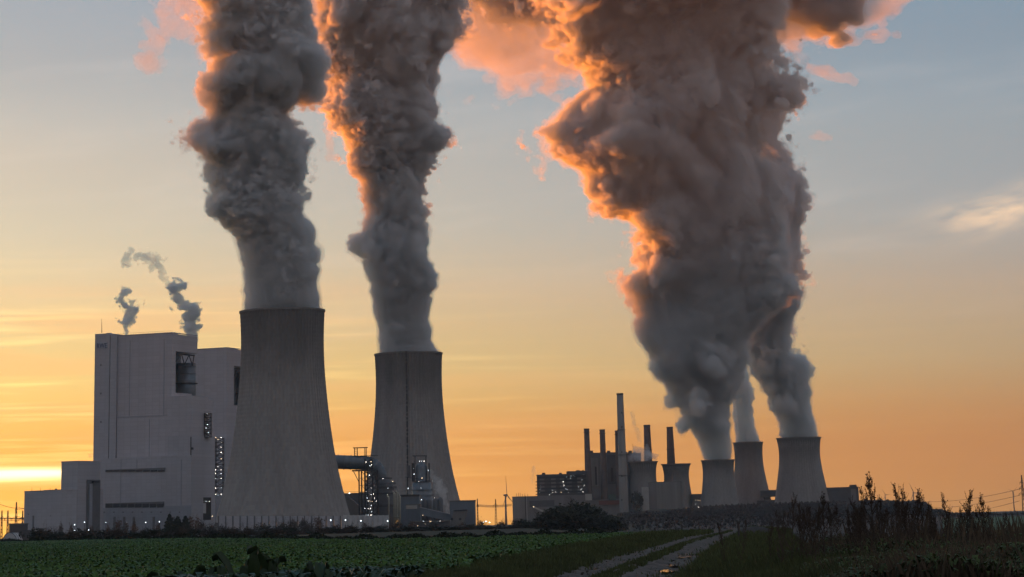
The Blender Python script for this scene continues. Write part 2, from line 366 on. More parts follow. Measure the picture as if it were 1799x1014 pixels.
FY = np.concatenate([np.arange(18, 60, 2.0), np.arange(60, 180, 5.0), np.arange(180, 660, 15.0)])
sheet('crop_field', [(y, field_left(y), field_right(y) if y < 180 else far_edge_x(y)) for y in FY], M_FIELD, 0.012, 60)
sheet('ploughed_field', [(y, 0.045 * y, 0.2 * y) for y in np.geomspace(420, 3300, 40)], M_PLOUGH, 0.25, 60)
sheet('far_meadow', [(y, 0.155 * y, 0.24 * y) for y in np.geomspace(300, 2600, 40)], M_MEADOW, 0.5, 40)
# the track: two wheel ruts with a grassed crown between them
tv, ny_, nx_ = [], 0, 33
ty = np.concatenate([np.arange(12, 60, 0.6), np.arange(60, 235, 2.5)])
rs0 = np.random.RandomState(4)
for y in ty:
    o_ = np.linspace(-1.75, 1.75, nx_); c_ = float(road_x(y))
    rut = -0.05 * (np.exp(-((o_ + 0.85) / 0.32) ** 2) + np.exp(-((o_ - 0.85) / 0.32) ** 2)) + 0.05 * np.exp(-(o_ / 0.35) ** 2) + 0.035 * np.sin(y * 1.9 + o_ * 5) * np.sin(y * 0.7 - o_ * 3)
    z = gz(c_ + o_, np.full(nx_, y)) * (np.abs(o_) < 1.6) + 0.075 + rut + rs0.randn(nx_) * 0.016
    z[0] = z[-1] = -0.06
    tv.append(np.stack([c_ + o_, np.full(nx_, y), z], -1))
tv = np.concatenate(tv); ii, jj = np.meshgrid(np.arange(len(ty) - 1), np.arange(nx_ - 1), indexing='ij'); b_ = (ii * nx_ + jj).ravel()
tag(np_mesh('dirt_track', tv, np.stack([b_, b_ + 1, b_ + nx_ + 1, b_ + nx_], 1), M_TRACK, True), kind='structure')
def puddle(px, py, wx, wy):
    y = 1.0 * (F_PX / cos(PITCH)) / (py - (920 - 0.028 * (px - 899.5))) ; x = (P(px, py, y)).x
    v = [(x + wx * cos(q) * (1 + 0.25 * sin(3 * q + px)), y + wy * sin(q) * (1 + 0.2 * cos(2 * q + py)), 0.052) for q in np.linspace(0, 2 * pi, 20, endpoint=False)]
    tag(MB().add(v, [tuple(range(20))]).build('puddle_water', M_WATER, None, (x, y, 0.052)), kind='structure')
for a in ((1160, 1004, 0.34, 1.3), (1174, 994, 0.26, 1.3), (1190, 978, 0.30, 2.6), (1040, 1003, 0.25, 1.2)): puddle(*a)

# ------------------------------------------------------------------ cooling towers
NEWP = [(53.5, 8.0), (53, 11.3), (50.3, 20.3), (45.8, 38), (41.6, 56), (39, 74), (36.8, 91), (35, 109), (33.7, 122), (32.9, 144), (33.3, 158), (34.0, 173)]
def shell_mesh(c, prof, ribs, rings, mat, name, root, depth):
    """Tower shell with real vertical ribs and lift joints."""
    pr = np.array(prof, float); z = np.linspace(pr[0, 1], pr[-1, 1], rings * 2 + 1)
    # smooth the measured profile
    co = np.polyfit(pr[:, 1], pr[:, 0], 4); r = np.polyval(co, z); r += np.interp(z, pr[:, 1], pr[:, 0] - np.polyval(co, pr[:, 1])) * 0.3
    n = ribs * 4; q = np.arange(n) / n * 2 * pi; rib = np.array([0, 0, 1, 1] * ribs, float) * depth
    ringd = np.where(np.arange(len(z)) % 2 == 0, 0.0, depth * 0.35)
    rr = r[:, None] + rib[None] + ringd[:, None]
    v = np.stack([rr * np.cos(q), rr * np.sin(q), np.repeat(z[:, None], n, 1)], -1).reshape(-1, 3)
    m = len(z); ii, jj = np.meshgrid(np.arange(m - 1), np.arange(n), indexing='ij'); a = (ii * n + jj).ravel(); b = (ii * n + (jj + 1) % n).ravel()
    return np_mesh(name, v, np.stack([a, b, b + n, a + n], 1), mat, False, root), r
def new_tower(px, py, Y, label, ladder=None):
    p = P(px, py, Y); k = 1.0; c = Vector((p.x, p.y, 0)); pr = [(r, z * p.z / 173) for r, z in NEWP]
    root = empty('cooling_tower', c, label, 'cooling tower', 'tall new cooling towers')
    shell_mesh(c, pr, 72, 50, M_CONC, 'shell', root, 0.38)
    rt = pr[-1][0]; MB().lathe(c, [(rt - 1.2, p.z - 1.6), (rt + 0.9, p.z - 1.6), (rt + 0.9, p.z), (rt - 1.2, p.z)], 96, False).build('rim', M_RIM, root)
    MB().lathe(c, [(rt - 1.0, p.z - 1.0), (rt - 1.8, p.z - 40)], 64).build('inner_shell', M_RIM, root)
    for i in range(40):
        a0, a1 = 2 * pi * i / 40, 2 * pi * (i + 0.5) / 40
        MB().tube([(c.x + 55 * cos(a0), c.y + 55 * sin(a0), -2.4), (c.x + 53.3 * cos(a1), c.y + 53.3 * sin(a1), pr[0][1] + 0.4)], 0.55, 6).build('leg', M_CONC, root)
    MB().lathe(c, [(58, -3.5), (58, 0.6), (57, 0.6), (57, -3.5)], 64, False).build('basin', M_CONC2, root)
    if ladder is not None:
        co = np.array(pr)
        for z in np.linspace(20, p.z - 2, 40):
            r = np.interp(z, co[:, 1], co[:, 0]); MB().box((c.x + (r + 0.6) * sin(ladder), c.y - (r + 0.6) * cos(ladder), z), (1.3, 1.6, 2.2 if int(z) % 3 else 4.0), ladder).build('ladder_cage', M_STEEL, root)
        MB().tube([(c.x + (np.interp(z, co[:, 1], co[:, 0]) + 0.4) * sin(ladder), c.y - (np.interp(z, co[:, 1], co[:, 0]) + 0.4) * cos(ladder), z) for z in np.linspace(12, p.z - 1, 30)], 0.35, 6).build('riser_pipe', M_STEEL, root)
    return p
T1 = new_tower(496, 546, 2110, 'tall ribbed concrete cooling tower, the nearest and largest, beside the pale boiler house')
T2 = new_tower(717.5, 621, 2650, 'tall ribbed cooling tower with a dark ladder line, behind the scrubbers and pipe duct', ladder=-0.02)
def old_tower(lpx, rpx, py, waist, base, bpx, Y, label, ribs=54, mat=None):
    """Rim from lpx to rpx at row py; waist and base are half widths as a share of the rim's; bpx = (base px, base row)."""
    a, b = P(lpx, py, Y), P(rpx, py, Y); p = (a + b) / 2; rt = abs(b.x - a.x) / 2
    zb = G(p.x, Y) - 1.0; c = Vector((p.x, Y, zb)); h = p.z - zb
    pr = [(rt * base, 0.03 * h), (rt * (base * 0.72 + waist * 0.28), 0.20 * h), (rt * (base * 0.38 + waist * 0.62), 0.42 * h), (rt * (base * 0.10 + waist * 0.90), 0.60 * h), (rt * waist, 0.72 * h), (rt * (waist * 0.7 + 0.3), 0.88 * h), (rt, h)]
    root = empty('cooling_tower', c, label, 'cooling tower', 'old cooling towers')
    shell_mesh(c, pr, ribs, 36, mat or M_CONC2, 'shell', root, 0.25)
    MB().lathe(c, [(rt - 0.8, h - 1.6), (rt + 0.8, h - 1.6), (rt + 0.8, h), (rt - 0.8, h)], 64, False).build('rim', M_RIM, root)
    MB().lathe(c, [(rt - 0.6, h - 1.0), (rt * waist - 1, h * 0.7)], 48).build('inner_shell', M_RIM, root)
    for i in range(24):
        a0, a1 = 2 * pi * i / 24, 2 * pi * (i + 0.5) / 24; r0 = rt * base
        MB().tube([(c.x + r0 * 1.03 * cos(a0), c.y + r0 * 1.03 * sin(a0), zb - 0.5), (c.x + r0 * cos(a1), c.y + r0 * sin(a1), zb + 0.03 * h + 0.3)], 0.5, 5).build('leg', M_CONC2, root)
    return c, h, rt
OT5 = old_tower(1364, 1442, 769, 0.91, 1.24, 0, 3900, 'old cooling tower standing apart, beside the flat roofed dark hall')
OT4 = old_tower(1288, 1340, 777, 0.93, 1.42, 0, 4060, 'old cooling tower half hidden behind the streaked lower tower')
OT3 = old_tower(1232, 1290, 808, 0.93, 1.16, 0, 3750, 'lower streaked old cooling tower in front of the taller one', 40)
OTA = old_tower(1103, 1155, 811, 0.86, 1.05, 0, 3850, 'small cooling tower with flared rim and thin steam, right beside the tallest chimney', 36)
OTB = old_tower(1162, 1213, 815, 0.84, 1.10, 0, 3880, 'small cooling tower with flared rim and no steam, behind the blank grey hall', 36)

# ------------------------------------------------------------------ buildings seen corner on
class Frame:
    def __init__(s, px, Y, th, py=900):
        p = P(px, py, Y); s.o = Vector((p.x, p.y)); s.eu = Vector((-cos(th), sin(th))); s.ev = Vector((sin(th), cos(th)))
    def xy(s, u, v): q = s.o + s.eu * u + s.ev * v; return (q.x, q.y)
    def _hit(s, px, py, o, n):
        d = _F * F_PX + _R * (px - PPX) - _U * (py - PPY); n = Vector(n)
        t = ((o - Vector((EYE.x, EYE.y))).dot(n)) / (d.x * n.x + d.y * n.y); return EYE + d * t
    def hu(s, px, py, v=0.0):
        """(u, z) where the photo pixel meets the face that runs along u at depth v."""
        p = s._hit(px, py, s.o + s.ev * v, s.ev); return (Vector((p.x, p.y)) - s.o).dot(s.eu), p.z
    def hv(s, px, py, u=0.0):
        p = s._hit(px, py, s.o + s.eu * u, s.eu); return (Vector((p.x, p.y)) - s.o).dot(s.ev), p.z
    def box(s, mb, u0, u1, v0, v1, z0, z1):
        poly = [s.xy(u0, v0), s.xy(u1, v0), s.xy(u1, v1), s.xy(u0, v1)]
        ar = sum(poly[i][0] * poly[(i + 1) % 4][1] - poly[(i + 1) % 4][0] * poly[i][1] for i in range(4))
        return mb.prism(poly if ar > 0 else poly[::-1], z0, z1)
    def front(s, mb, px0, px1, py0, py1, v, depth):
        """Box whose front covers the pixels px0..px1, py0 (top)..py1 on the face at depth v; py1 None = ground."""
        u0, zt = s.hu(px0, py0, v); u1, _ = s.hu(px1, py0, v); zb = -4.0 if py1 is None else s.hu(px0, py1, v)[1]
        return s.box(mb, u0, u1, v, v + depth, zb, zt)
    def side(s, mb, px0, px1, py0, py1, u, depth):
        v0, zt = s.hv(px0, py0, u); v1, _ = s.hv(px1, py0, u); zb = -4.0 if py1 is None else s.hv(px0, py1, u)[1]
        return s.box(mb, u, u + depth, v0, v1, zb, zt)
    def root(s, name, label, cat, group=None): return empty(name, (s.o.x, s.o.y, 0), label, cat, group)
LR = random.Random(3)
def lamp_at(root, p, r=0.5, mat=None, name='lamp'):
    r *= LR.uniform(0.55, 1.15); mat = mat if mat is not None and LR.random() < 0.6 else LR.choice((M_LAMP, M_LAMPC, M_LAMPC, M_LAMPW))
    return MB().ball(p, r * 0.44, 3).build(name, mat or M_LAMP, root)

def boiler_house(f, c, label, group, sign=False):
    """c: pixel table."""
    root = f.root('boiler_house', label, 'power station', group)
    uL, zt = f.hu(c['left'], c['top'], 0); vb, _ = f.hv(c['bay0'], c['top'], 0); ve, _ = f.hv(c['end'], c['top'], 0)
    zbt = f.hv(c['bay0'], c['bay_top'], 0)[1]; zbb = f.hv(c['bay0'], c['bay_bot'], 0)[1]
    w_ = MB(); f.box(w_, 0, uL, 0, vb, -4, zt); f.box(w_, 17, uL, vb, ve, -4, zt - 0.6); f.box(w_, 0.02, 17, vb, ve, zbt, zt - 0.4); vs_ = f.hv(c['step'], c['bay_bot'], 0)[0] if 'step' in c else ve; f.box(w_, 0.02, 17, vb, vs_, -4, zbb)
    if 'step' in c: f.box(w_, 0.02, 17, vs_, ve, -4, f.hv(c['end'], c['step_row'], 0)[1])
    w_.build('wall', M_CLAD, root)
    pr = MB(); f.box(pr, -0.4, uL + 0.4, -0.4, 0.3, zt, zt + 0.9); f.box(pr, -0.4, 0.3, 0.3, ve, zt, zt + 0.9); pr.build('parapet', M_CLAD2, root)
    for k in range(5):
        q = MB(); u_ = 6 + 3 * k; v_ = vb + (ve - vb) * (0.15 + 0.18 * k); f.box(q, u_, u_ + 4, v_, v_ + 3, zt, zt + 1.5 + (k % 2)); q.build('roof_vent', M_CLAD2, root)
    r = c['duct_r']; uc = r + 1.0; vc = ve - (3.0 if 'step' in c else r * 0.75); cx, cyy = f.xy(uc, vc); zd0 = f.hv(c['end'], c['duct_bot'], 0)[1]; zd1 = f.hv(c['end'], c['duct_top'], 0)[1]
    d = MB().lathe((cx, cyy, 0), [(r, zd0), (r, zd1)], 40, True, True).build('vertical_duct', M_DUCT, root)
    for zz in np.linspace(zd0 + 6, zd1 - 3, 7): MB().lathe((cx, cyy, 0), [(r, zz), (r + 0.35, zz), (r + 0.35, zz + 0.5), (r, zz + 0.5)], 40, False).build('stiffening_ring', M_DUCT, d)
    zr = zd0 + (zd1 - zd0) * 0.62
    MB().lathe((cx, cyy, 0), [(r, zr), (r + 1.6, zr), (r + 1.6, zr + 1.0), (r, zr + 1.0)], 40, False).build('walkway_ring', M_STEEL, d)
    t = MB(); a0 = Vector((*f.xy(1.5, vb + 0.5), zbt - 2)); a1 = Vector((*f.xy(1.5, ve - 3), zbt - 2))
    t.bar(a0, a1, 0.7)
    for q0, q1 in ((0.0, 0.35), (0.5, 0.35), (0.5, 0.72), (0.9, 0.72), (0.9, 0.98)):
        b0, b1 = a0.lerp(a1, q0), a0.lerp(a1, q1); b0.z -= 9 if q0 in (0.0, 0.5, 0.9) else 0; t.bar(b0, b1, 0.55)
    t.build('roof_truss', M_STEEL, root)
    g = MB(); f.box(g, 16.5, 16.9, vb + 0.6, ve - 0.6, zbb, zbt); g.build('bay_lining', M_BLUE, root)
    return root, uL, zt, vb, ve
b1 = Frame(300, 2350, R(20))
B1, uL, zt1, vb1, ve1 = boiler_house(b1, dict(left=205, top=591, bay0=309, end=347, bay_top=617, bay_bot=690, step=337, step_row=727, duct_r=9.0, duct_bot=735, duct_top=638), 'huge pale grey boiler house with a small sign, beside the nearest cooling tower', 'boiler houses')
x = MB(); b1.front(x, 167, 193, 587, None, -2.0, 40); b1.front(x, 194.2, 205.5, 588.5, None, -2.0, 40); x.build('stair_tower', M_CLAD2, B1)
x = MB(); b1.front(x, 193, 194.2, 589, 806, -1.2, 10); x.build('dark_joint', M_DARK, B1)
x = MB(); b1.front(x, 206, 294, 732.5, 734, -0.5, 1.0); x.build('ledge', M_PLINTH, B1)
x = MB(); b1.front(x, 206, 335, 735, 806, -1.0, 14); x.build('lower_wall', M_CLAD, B1)
x = MB(); b1.front(x, 175.5, 335.5, 806, None, -7.0, 24); x.build('filter_hall', M_CLAD2, B1)
x = MB(); b1.front(x, 175.2, 335.8, 893, None, -7.4, 0.39); x.build('plinth', M_PLINTH, B1)
for a in ((185, 290, 825.5, 829.5), (185, 288, 884.5, 892.5)):
    fr_ = MB(); b1.front(fr_, a[0], a[1], a[2], a[3], -7.6, 0.59); fo = fr_.build('louvre_strip', M_CLADD, B1)
    nb = 8
    for k in range(nb):
        q = MB(); p0 = a[0] + (a[1] - a[0]) * k / nb + 0.8; p1 = a[0] + (a[1] - a[0]) * (k + 1) / nb - 0.8
        b1.front(q, p0, p1, a[2] + 0.7, a[3] - 0.7, -7.9, 0.3); q.build('louvre', M_STEEL, fo)
x = MB(); b1.front(x, 294, 336.5, 697, None, -3.0, 34); x.build('bunker_bay', M_CLAD, B1)
u336 = b1.hu(336.5, 760, -3.0)[0]
x = MB(); b1.side(x, 337, 379, 765, None, u336 - 0.6, 24); x.build('annex', M_CLAD2, B1)
x = MB(); b1.side(x, 361, 375, 703, 765, u336 + 3, 14); x.build('lift_shaft', M_CLAD, B1)
p_ = Vector((*b1.xy(u336 + 6, b1.hv(355, 720, u336 + 6)[0]), 0)); z0_ = P(355, 768, p_.y).z; z1_ = P(355, 706, p_.y).z
x = MB().lathe((p_.x, p_.y, 0), [(3.0, z0_), (3.0, z1_), (1.2, z1_ + 2)], 20, True, True); x.build('silo', M_DUCT, B1)
x = MB(); x.tube([Vector((*b1.xy(u336 - 1.2, b1.hv(334, 780, u336 - 1.2)[0] + 1.5), P(334, a, 2345).z)) for a in (768, 803)], 0.55, 6)
b1.side(x, 337.2, 340, 786, 790, u336 - 1.6, 1.0); b1.side(x, 338, 342, 800, 803, u336 - 1.6, 1.0); x.build('downpipe', M_STEEL, B1)
x = MB(); b1.side(x, 341, 371, 874, 914, u336 - 0.9, 0.29); x.build('gateway', M_DARK, B1)
x = MB(); b1.side(x, 357, 362, 884, 902, u336 - 1.3, 0.3); x.build('door', M_WHITE, B1)
for a in ((362, 881), (368, 881), (373, 907)): v_, z_ = b1.hv(*a, u336 - 2.2); lamp_at(B1, (*b1.xy(u336 - 2.2, v_), z_), 0.55, M_LAMPC)
x = MB(); b1.side(x, 379.5, 398, 870, None, u336 + 1, 14); x.build('switch_house', M_PLINTH, B1)
for a, y0, y1, v in ((212, 808, 890, -7.3), (240, 808, 824, -7.3), (318, 808, 890, -7.3), (262, 736, 804, -1.3), (288, 596, 731, -0.3), (228, 598, 731, -0.3)):
    x = MB(); b1.front(x, a, a + 0.7, y0, y1, v, 0.3); x.build('rainwater_pipe', M_PLINTH, B1)
for a in (199, 216, 233, 268, 303, 322): x = MB(); b1.front(x, a, a + 4, 908, None, -7.9, 0.45); x.build('door', M_CLADD, B1)
for k in range(9): x = MB(); b1.front(x, 182 + k * 16.5, 184.5 + k * 16.5, 899, 901, -7.8, 0.4); x.build('wall_vent', M_CLADD, B1)
for z in (640, 690, 740): x = MB(); b1.front(x, 176, 178, z, z + 3, -2.4, 0.35); x.build('stair_window', M_CLADD, B1)
rz = zt1 + 0.9; rr_ = MB()
for k in range(24):
    u = uL * k / 23; X, Y = b1.xy(u, 0.2); MB().bar((X, Y, rz), (X, Y, rz + 1.3), 0.07).build('rail_post', M_STEEL, B1)
rr_.bar((*b1.xy(0, 0.2), rz + 1.3), (*b1.xy(uL, 0.2), rz + 1.3), 0.07); rr_.build('roof_railing', M_STEEL, B1)
p_ = P(179, 585, 2370); MB().tube([p_, P(178.6, 560, 2370)], [0.35, 0.12], 5).build('mast', M_STEEL, B1)
x = MB(); q_ = P(191, 588, 2380); x.lathe((q_.x, q_.y, 0), [(2.0, q_.z - 3), (2.0, q_.z), (2.6, q_.z + 0.3), (2.6, q_.z + 1.4)], 14, True, True); x.build('roof_hood', M_PALE, B1)
def sign(f, px0, px1, py0, py1, v, text, root):
    s_ = MB(); f.front(s_, px0, px1, py0, py1, v, 0.5); so = s_.build('sign_panel', M_SIGN, root)
    cu = bpy.data.curves.new('lettering', 'FONT'); cu.body = text; cu.extrude = 0.12; cu.resolution_u = 3
    to = bpy.data.objects.new('lettering_source', cu); C.objects.link(to)
    me = bpy.data.meshes.new_from_object(to.evaluated_get(bpy.context.evaluated_depsgraph_get())); bpy.data.objects.remove(to)
    u0, zt_ = f.hu(px0, py0, v - 0.15); u1, zb_ = f.hu(px1, py1, v - 0.15)
    co = np.zeros(len(me.vertices) * 3); me.vertices.foreach_get('co', co); co = co.reshape(-1, 3); lo, hi = co.min(0), co.max(0)
    tx = (co[:, 0] - lo[0]) / (hi[0] - lo[0]) * 0.90 + 0.05; tz = (co[:, 1] - lo[1]) / (hi[1] - lo[1]) * 0.72 + 0.14
    out = []
    for a, b, d in zip(tx, tz, co[:, 2]):
        X, Y = f.xy(u0 + (u1 - u0) * a, v - 0.15 - d); out.append((X - root.location.x, Y - root.location.y, zb_ + (zt_ - zb_) * b))
    me.vertices.foreach_set('co', np.array(out).ravel()); me.materials.clear(); me.materials.append(M_LETTER); me.update()
    lo_ = bpy.data.objects.new('lettering', me); C.objects.link(lo_); lo_.parent = so
sign(b1, 169.5, 188.5, 602, 613, -2.6, 'RWE', B1)

b2 = Frame(398, 2600, R(20))
B2, *_ = boiler_house(b2, dict(left=300, top=617, bay0=411, end=452, bay_top=643, bay_bot=712, duct_r=9.5, duct_bot=760, duct_top=652), 'second pale boiler house, partly hidden behind the nearest cooling tower', 'boiler houses')
x = MB(); b2.side(x, 397, 415, 770, None, -5, 20); x.build('annex', M_CLAD2, B2)

b3 = Frame(136, 2260, R(24))
B3 = b3.root('turbine_hall', 'stepped windowless grey hall, lower than the boiler house next to it', 'power station')
x = MB(); u_, z_ = b3.hu(108, 812.5, 0); v_, _ = b3.hv(160, 814, 0); ve3 = b3.hv(175.5, 880, 0)[0]; b3.box(x, 0, u_, 0, ve3, -4, z_); x.build('upper_wall', M_CLAD2, B3)
x = MB(); b3.box(x, -0.3, u_ + 0.3, -0.3, ve3 + 0.3, z_, z_ + 0.8); x.build('parapet', M_CLAD, B3)
x = MB(); b3.front(x, 43, 135.4, 863.5, None, -0.8, 40); x.build('low_wall', M_CLAD2, B3)
x = MB(); b3.front(x, 42.7, 135.6, 862.8, 864.2, -1.1, 40.6); x.build('low_parapet', M_CLAD, B3)
x = MB(); v0_, zz0 = b3.hv(152, 843, 0); b3.box(x, -0.7, -0.1, v0_, ve3 - 0.5, -4, zz0); x.build('loading_bay', M_CLADD, B3)
x = MB(); b3.side(x, 158, 163, 850, None, -1.6, 0.8); x.build('bay_column', M_PLINTH, B3)
x = MB(); b3.side(x, 165, 175, 845, 848, -3.0, 2.2); x.build('canopy', M_STEEL, B3)
x = MB(); b3.front(x, 77, 103, 861, 863, 2, 14); x.build('roof_plant', M_CLADD, B3)
x = MB(); b3.front(x, 96.5, 98, 858.5, 861, 4, 2); x.build('roof_vent', M_CLADD, B3)
x = MB(); b3.front(x, 57, 60, 906, 931, -1.0, 0.18); x.build('door', M_CLADD, B3)
for a in (56, 71, 88): MB().tube([P(a, 863, 2265), P(a, 857, 2265)], 0.16, 4).build('lightning_rod', M_STEEL, B3)
for a in ((49, 903), (88, 906)): x = MB(); b3.front(x, a[0], a[0] + 1.6, a[1], a[1] + 1.2, -1.05, 0.22); x.build('wall_lamp', M_STEEL, B3)

# ------------------------------------------------------------------ steel stair towers
def scaffold(name, px0, px1, py0, py1, Y, depth, levels, lamps, label, cat='stair tower', group=None, mat=M_LAMP, lr=0.5):
    """Open steel frame: four posts, landings with flights between them, lamps at (px, py)."""
    a, b = P(px0, py1, Y), P(px1, py1, Y); top = P((px0 + px1) / 2, py0, Y).z; zb = min(a.z, b.z)
    x0, x1 = min(a.x, b.x), max(a.x, b.x); root = empty(name, ((x0 + x1) / 2, Y, zb), label, cat, group)
    for xx in (x0, x1):
        for yy in (Y, Y + depth): MB().bar((xx, yy, zb), (xx, yy, top), 0.32).build('post', M_STEEL, root)
    for k in range(levels + 1):
        z = zb + (top - zb) * k / levels
        MB().box(((x0 + x1) / 2, Y + depth / 2, z - 0.2), (x1 - x0 + 0.8, depth + 0.8, 0.35)).build('landing', M_STEEL, root)
        h = MB()
        h.bar((x0 - 0.3, Y - 0.3, z + 1.1), (x1 + 0.3, Y - 0.3, z + 1.1), 0.10); h.build('handrail', M_STEEL, root)
        if k < levels:
            z2 = zb + (top - zb) * (k + 1) / levels; s0, s1 = (x0, x1) if k % 2 else (x1, x0)
            MB().add([(s0, Y + 0.5, z), (s0, Y + 2.2, z), (s1, Y + 2.2, z2), (s1, Y + 0.5, z2), (s0, Y + 0.5, z + 0.4), (s0, Y + 2.2, z + 0.4), (s1, Y + 2.2, z2 + 0.4), (s1, Y + 0.5, z2 + 0.4)], [(0, 1, 2, 3), (7, 6, 5, 4), (0, 3, 7, 4), (1, 5, 6, 2)]).build('flight', M_STEEL, root)
            d = MB(); d.bar((x0, Y + depth, z), (x1, Y + depth, z2), 0.2); d.build('brace', M_STEEL, root)
    for l in lamps: lamp_at(root, P(l[0], l[1], Y - 1.0), lr, mat)
    return root
scaffold('stair_tower', 359, 369.5, 726, 768, 2362, 8, 6, [(364, 727), (364.5, 746), (362, 752), (366, 760)], 'upper steel stair tower with lamps, against the lift shaft of the boiler house', group='steel stair towers', mat=M_LAMPC, lr=0.42)
scaffold('stair_tower', 378, 391.5, 770, 870, 2330, 8, 13, [(379, 769), (388.5, 769), (388.5, 777), (388.5, 786), (388.5, 795), (388.5, 806), (383, 772), (379, 825.5), (388.5, 825.5), (379, 832), (388.5, 832), (379, 841), (388.5, 841), (383, 820), (379, 857.5), (388.5, 857.5), (379, 868.5), (388.5, 868.5), (383, 870)], 'tall lamp-lit steel stair tower between boiler house and nearest cooling tower', group='steel stair towers', lr=0.5)
# ------------------------------------------------------------------ noise wall in front of the nearest tower
nw = empty('noise_barrier', P(552, 930, 2035), 'pale panelled noise wall with dark posts at the foot of the nearest cooling tower', 'wall')
npx = list(np.arange(384, 600, 12.6)) + [604, 612.5, 621, 629, 637.5, 646, 655, 664, 673, 682]
for i, a in enumerate(npx):
    top = 907 if a < 603 else 905.5; ya = 2035 + 12 * sin(a * 0.02)
    pa = P(a, top, ya); pb = P(a, 940, ya); zg = -3.2
    MB().box((pa.x, pa.y - 0.5, zg), (0.9 if a < 603 else 0.7, 0.8, pa.z - zg + 0.35)).build('post', M_CLADD if a < 603 else M_WHITE, nw)
    if i + 1 < len(npx):
        b = npx[i + 1]; yb = 2035 + 12 * sin(b * 0.02); pb = P(b, top, yb)
        q = MB(); x0, x1 = pa.x + 0.5, pb.x - 0.5
        q.add([(x0, pa.y, zg), (x1, pb.y, zg), (x1, pb.y, pb.z), (x0, pa.y, pa.z), (x0, pa.y + 0.4, zg), (x1, pb.y + 0.4, zg), (x1, pb.y + 0.4, pb.z), (x0, pa.y + 0.4, pa.z)],
              [(0, 1, 2, 3), (5, 4, 7, 6), (4, 0, 3, 7), (1, 5, 6, 2), (3, 2, 6, 7), (4, 5, 1, 0)])
        q.build('panel', M_CLAD if a < 603 else M_WHITE, nw)

# ------------------------------------------------------------------ flue gas cleaning between and before the towers
YA = 2300; m1 = mpp(YA)
r0 = empty('flue_gas_duct', P(630, 812, YA), 'fat ribbed blue grey duct running behind the nearest tower to the first scrubber', 'duct')
pts = [P(a, b, YA) for a, b in ((560, 811), (600, 812), (640, 813.5), (650, 815), (658, 819), (664, 826), (668, 835), (671, 846))]
MB().tube(pts, [5.9] * 5 + [5.8, 5.5, 5.2], 24).build('pipe', M_DUCT, r0)
seg = []
for k in range(26):
    t = k / 25 * (len(pts) - 1); i_ = min(int(t), len(pts) - 2); p = pts[i_].lerp(pts[i_ + 1], t - i_); d = (pts[i_ + 1] - pts[i_]).normalized()
    MB().tube([p - d * 0.3, p + d * 0.3], 6.35 if k < 22 else 5.9, 24).build('stiffening_ring', M_DUCT, r0)
MB().box((pts[2].x - 4, YA, pts[2].z + 5.9), (32, 4, 0.4)).build('walkway', M_STEEL, r0)
g0 = empty('lifting_gantry', P(633, 800, YA), 'small open steel gantry frame standing on top of the ribbed duct', 'gantry')
za, zb_ = P(633, 801, YA).z, P(633, 787.5, YA).z; xl, xr = P(623, 800, YA).x, P(643.5, 800, YA).x
for xx in (xl, xl + 2.4, xr - 1.2, xr):
    for yy in (YA - 2, YA + 2): MB().bar((xx, yy, za - 0.5), (xx, yy, zb_), 0.25).build('post', M_STEEL, g0)
MB().box(((xl + xr) / 2, YA, zb_), (xr - xl + 2.5, 5, 0.7)).build('crane_beam', M_STEEL, g0)
q = MB()
for k in range(4): q.bar((xl, YA - 2, za + k * 1.6), (xl + 2.4, YA - 2, za + k * 1.6 + 1.2), 0.14)
q.build('ladder_cage', M_STEEL, g0)
d0 = empty('duct_trestle', P(632, 870, YA), 'slender steel trestle carrying the ribbed duct beside the nearest tower', 'trestle')
zt_, zg_ = P(632, 828, YA).z, -2
for a in (631, 635.5, 641, 646):
    for yy in (YA - 4, YA + 4): MB().bar((P(a, 860, YA).x, yy, zg_), (P(a, 860, YA).x, yy, zt_), 0.35).build('column', M_STEEL, d0)
MB().box((P(634, 830, YA).x, YA, zt_), (15, 10, 1.0)).build('head_beam', M_STEEL, d0)
xs_ = [P(a, 850, YA).x for a in (631, 635.5, 641, 646)]
for k in range(7):
    z0, z1 = zt_ - 6 * k, zt_ - 6 * (k + 1)
    MB().bar((xs_[1], YA - 4, z0), (xs_[3], YA - 4, z1), 0.22).build('brace', M_STEEL, d0)
    MB().bar((xs_[0], YA - 4, z1), (xs_[3], YA - 4, z1), 0.22).build('brace', M_STEEL, d0)
MB().bar((xs_[0] - 4.5, YA - 4, zt_), (xs_[0], YA - 4, zt_ - 9), 0.3).build('strut', M_STEEL, d0)

def vessel(name, px, pys, Y, prof, label, mat, cat='tank', dome=False, n=28, rings=(), group=None, root=None):
    """Upright vessel: prof = [(half width px, row)] from the bottom up."""
    c = P(px, pys, Y); k = mpp(Y); root = root or empty(name, (c.x, Y, -2), label, cat, group)
    pr = [(max(h, 0.05) * k, P(px, y, Y).z) for h, y in prof]
    b = MB().lathe((c.x, Y, 0), pr, n, True, True).build('body', mat, root)
    for h, y in rings:
        z = P(px, y, Y).z
        MB().lathe((c.x, Y, 0), [(h * k - 1.6, z), (h * k, z), (h * k, z + 0.4), (h * k - 1.6, z + 0.4)], n, False).build('walkway', M_STEEL, root)
        rl = MB()
        for i in range(n): rl.bar((c.x + h * k * cos(2 * pi * i / n), Y + h * k * sin(2 * pi * i / n), z + 1.2), (c.x + h * k * cos(2 * pi * (i + 1) / n), Y + h * k * sin(2 * pi * (i + 1) / n), z + 1.2), 0.1)
        rl.build('railing', M_STEEL, root)
        for i in range(0, n, 2): MB().bar((c.x + h * k * cos(2 * pi * i / n), Y + h * k * sin(2 * pi * i / n), z), (c.x + h * k * cos(2 * pi * i / n), Y + h * k * sin(2 * pi * i / n), z + 1.2), 0.1).build('rail_post', M_STEEL, root)
    return root, c
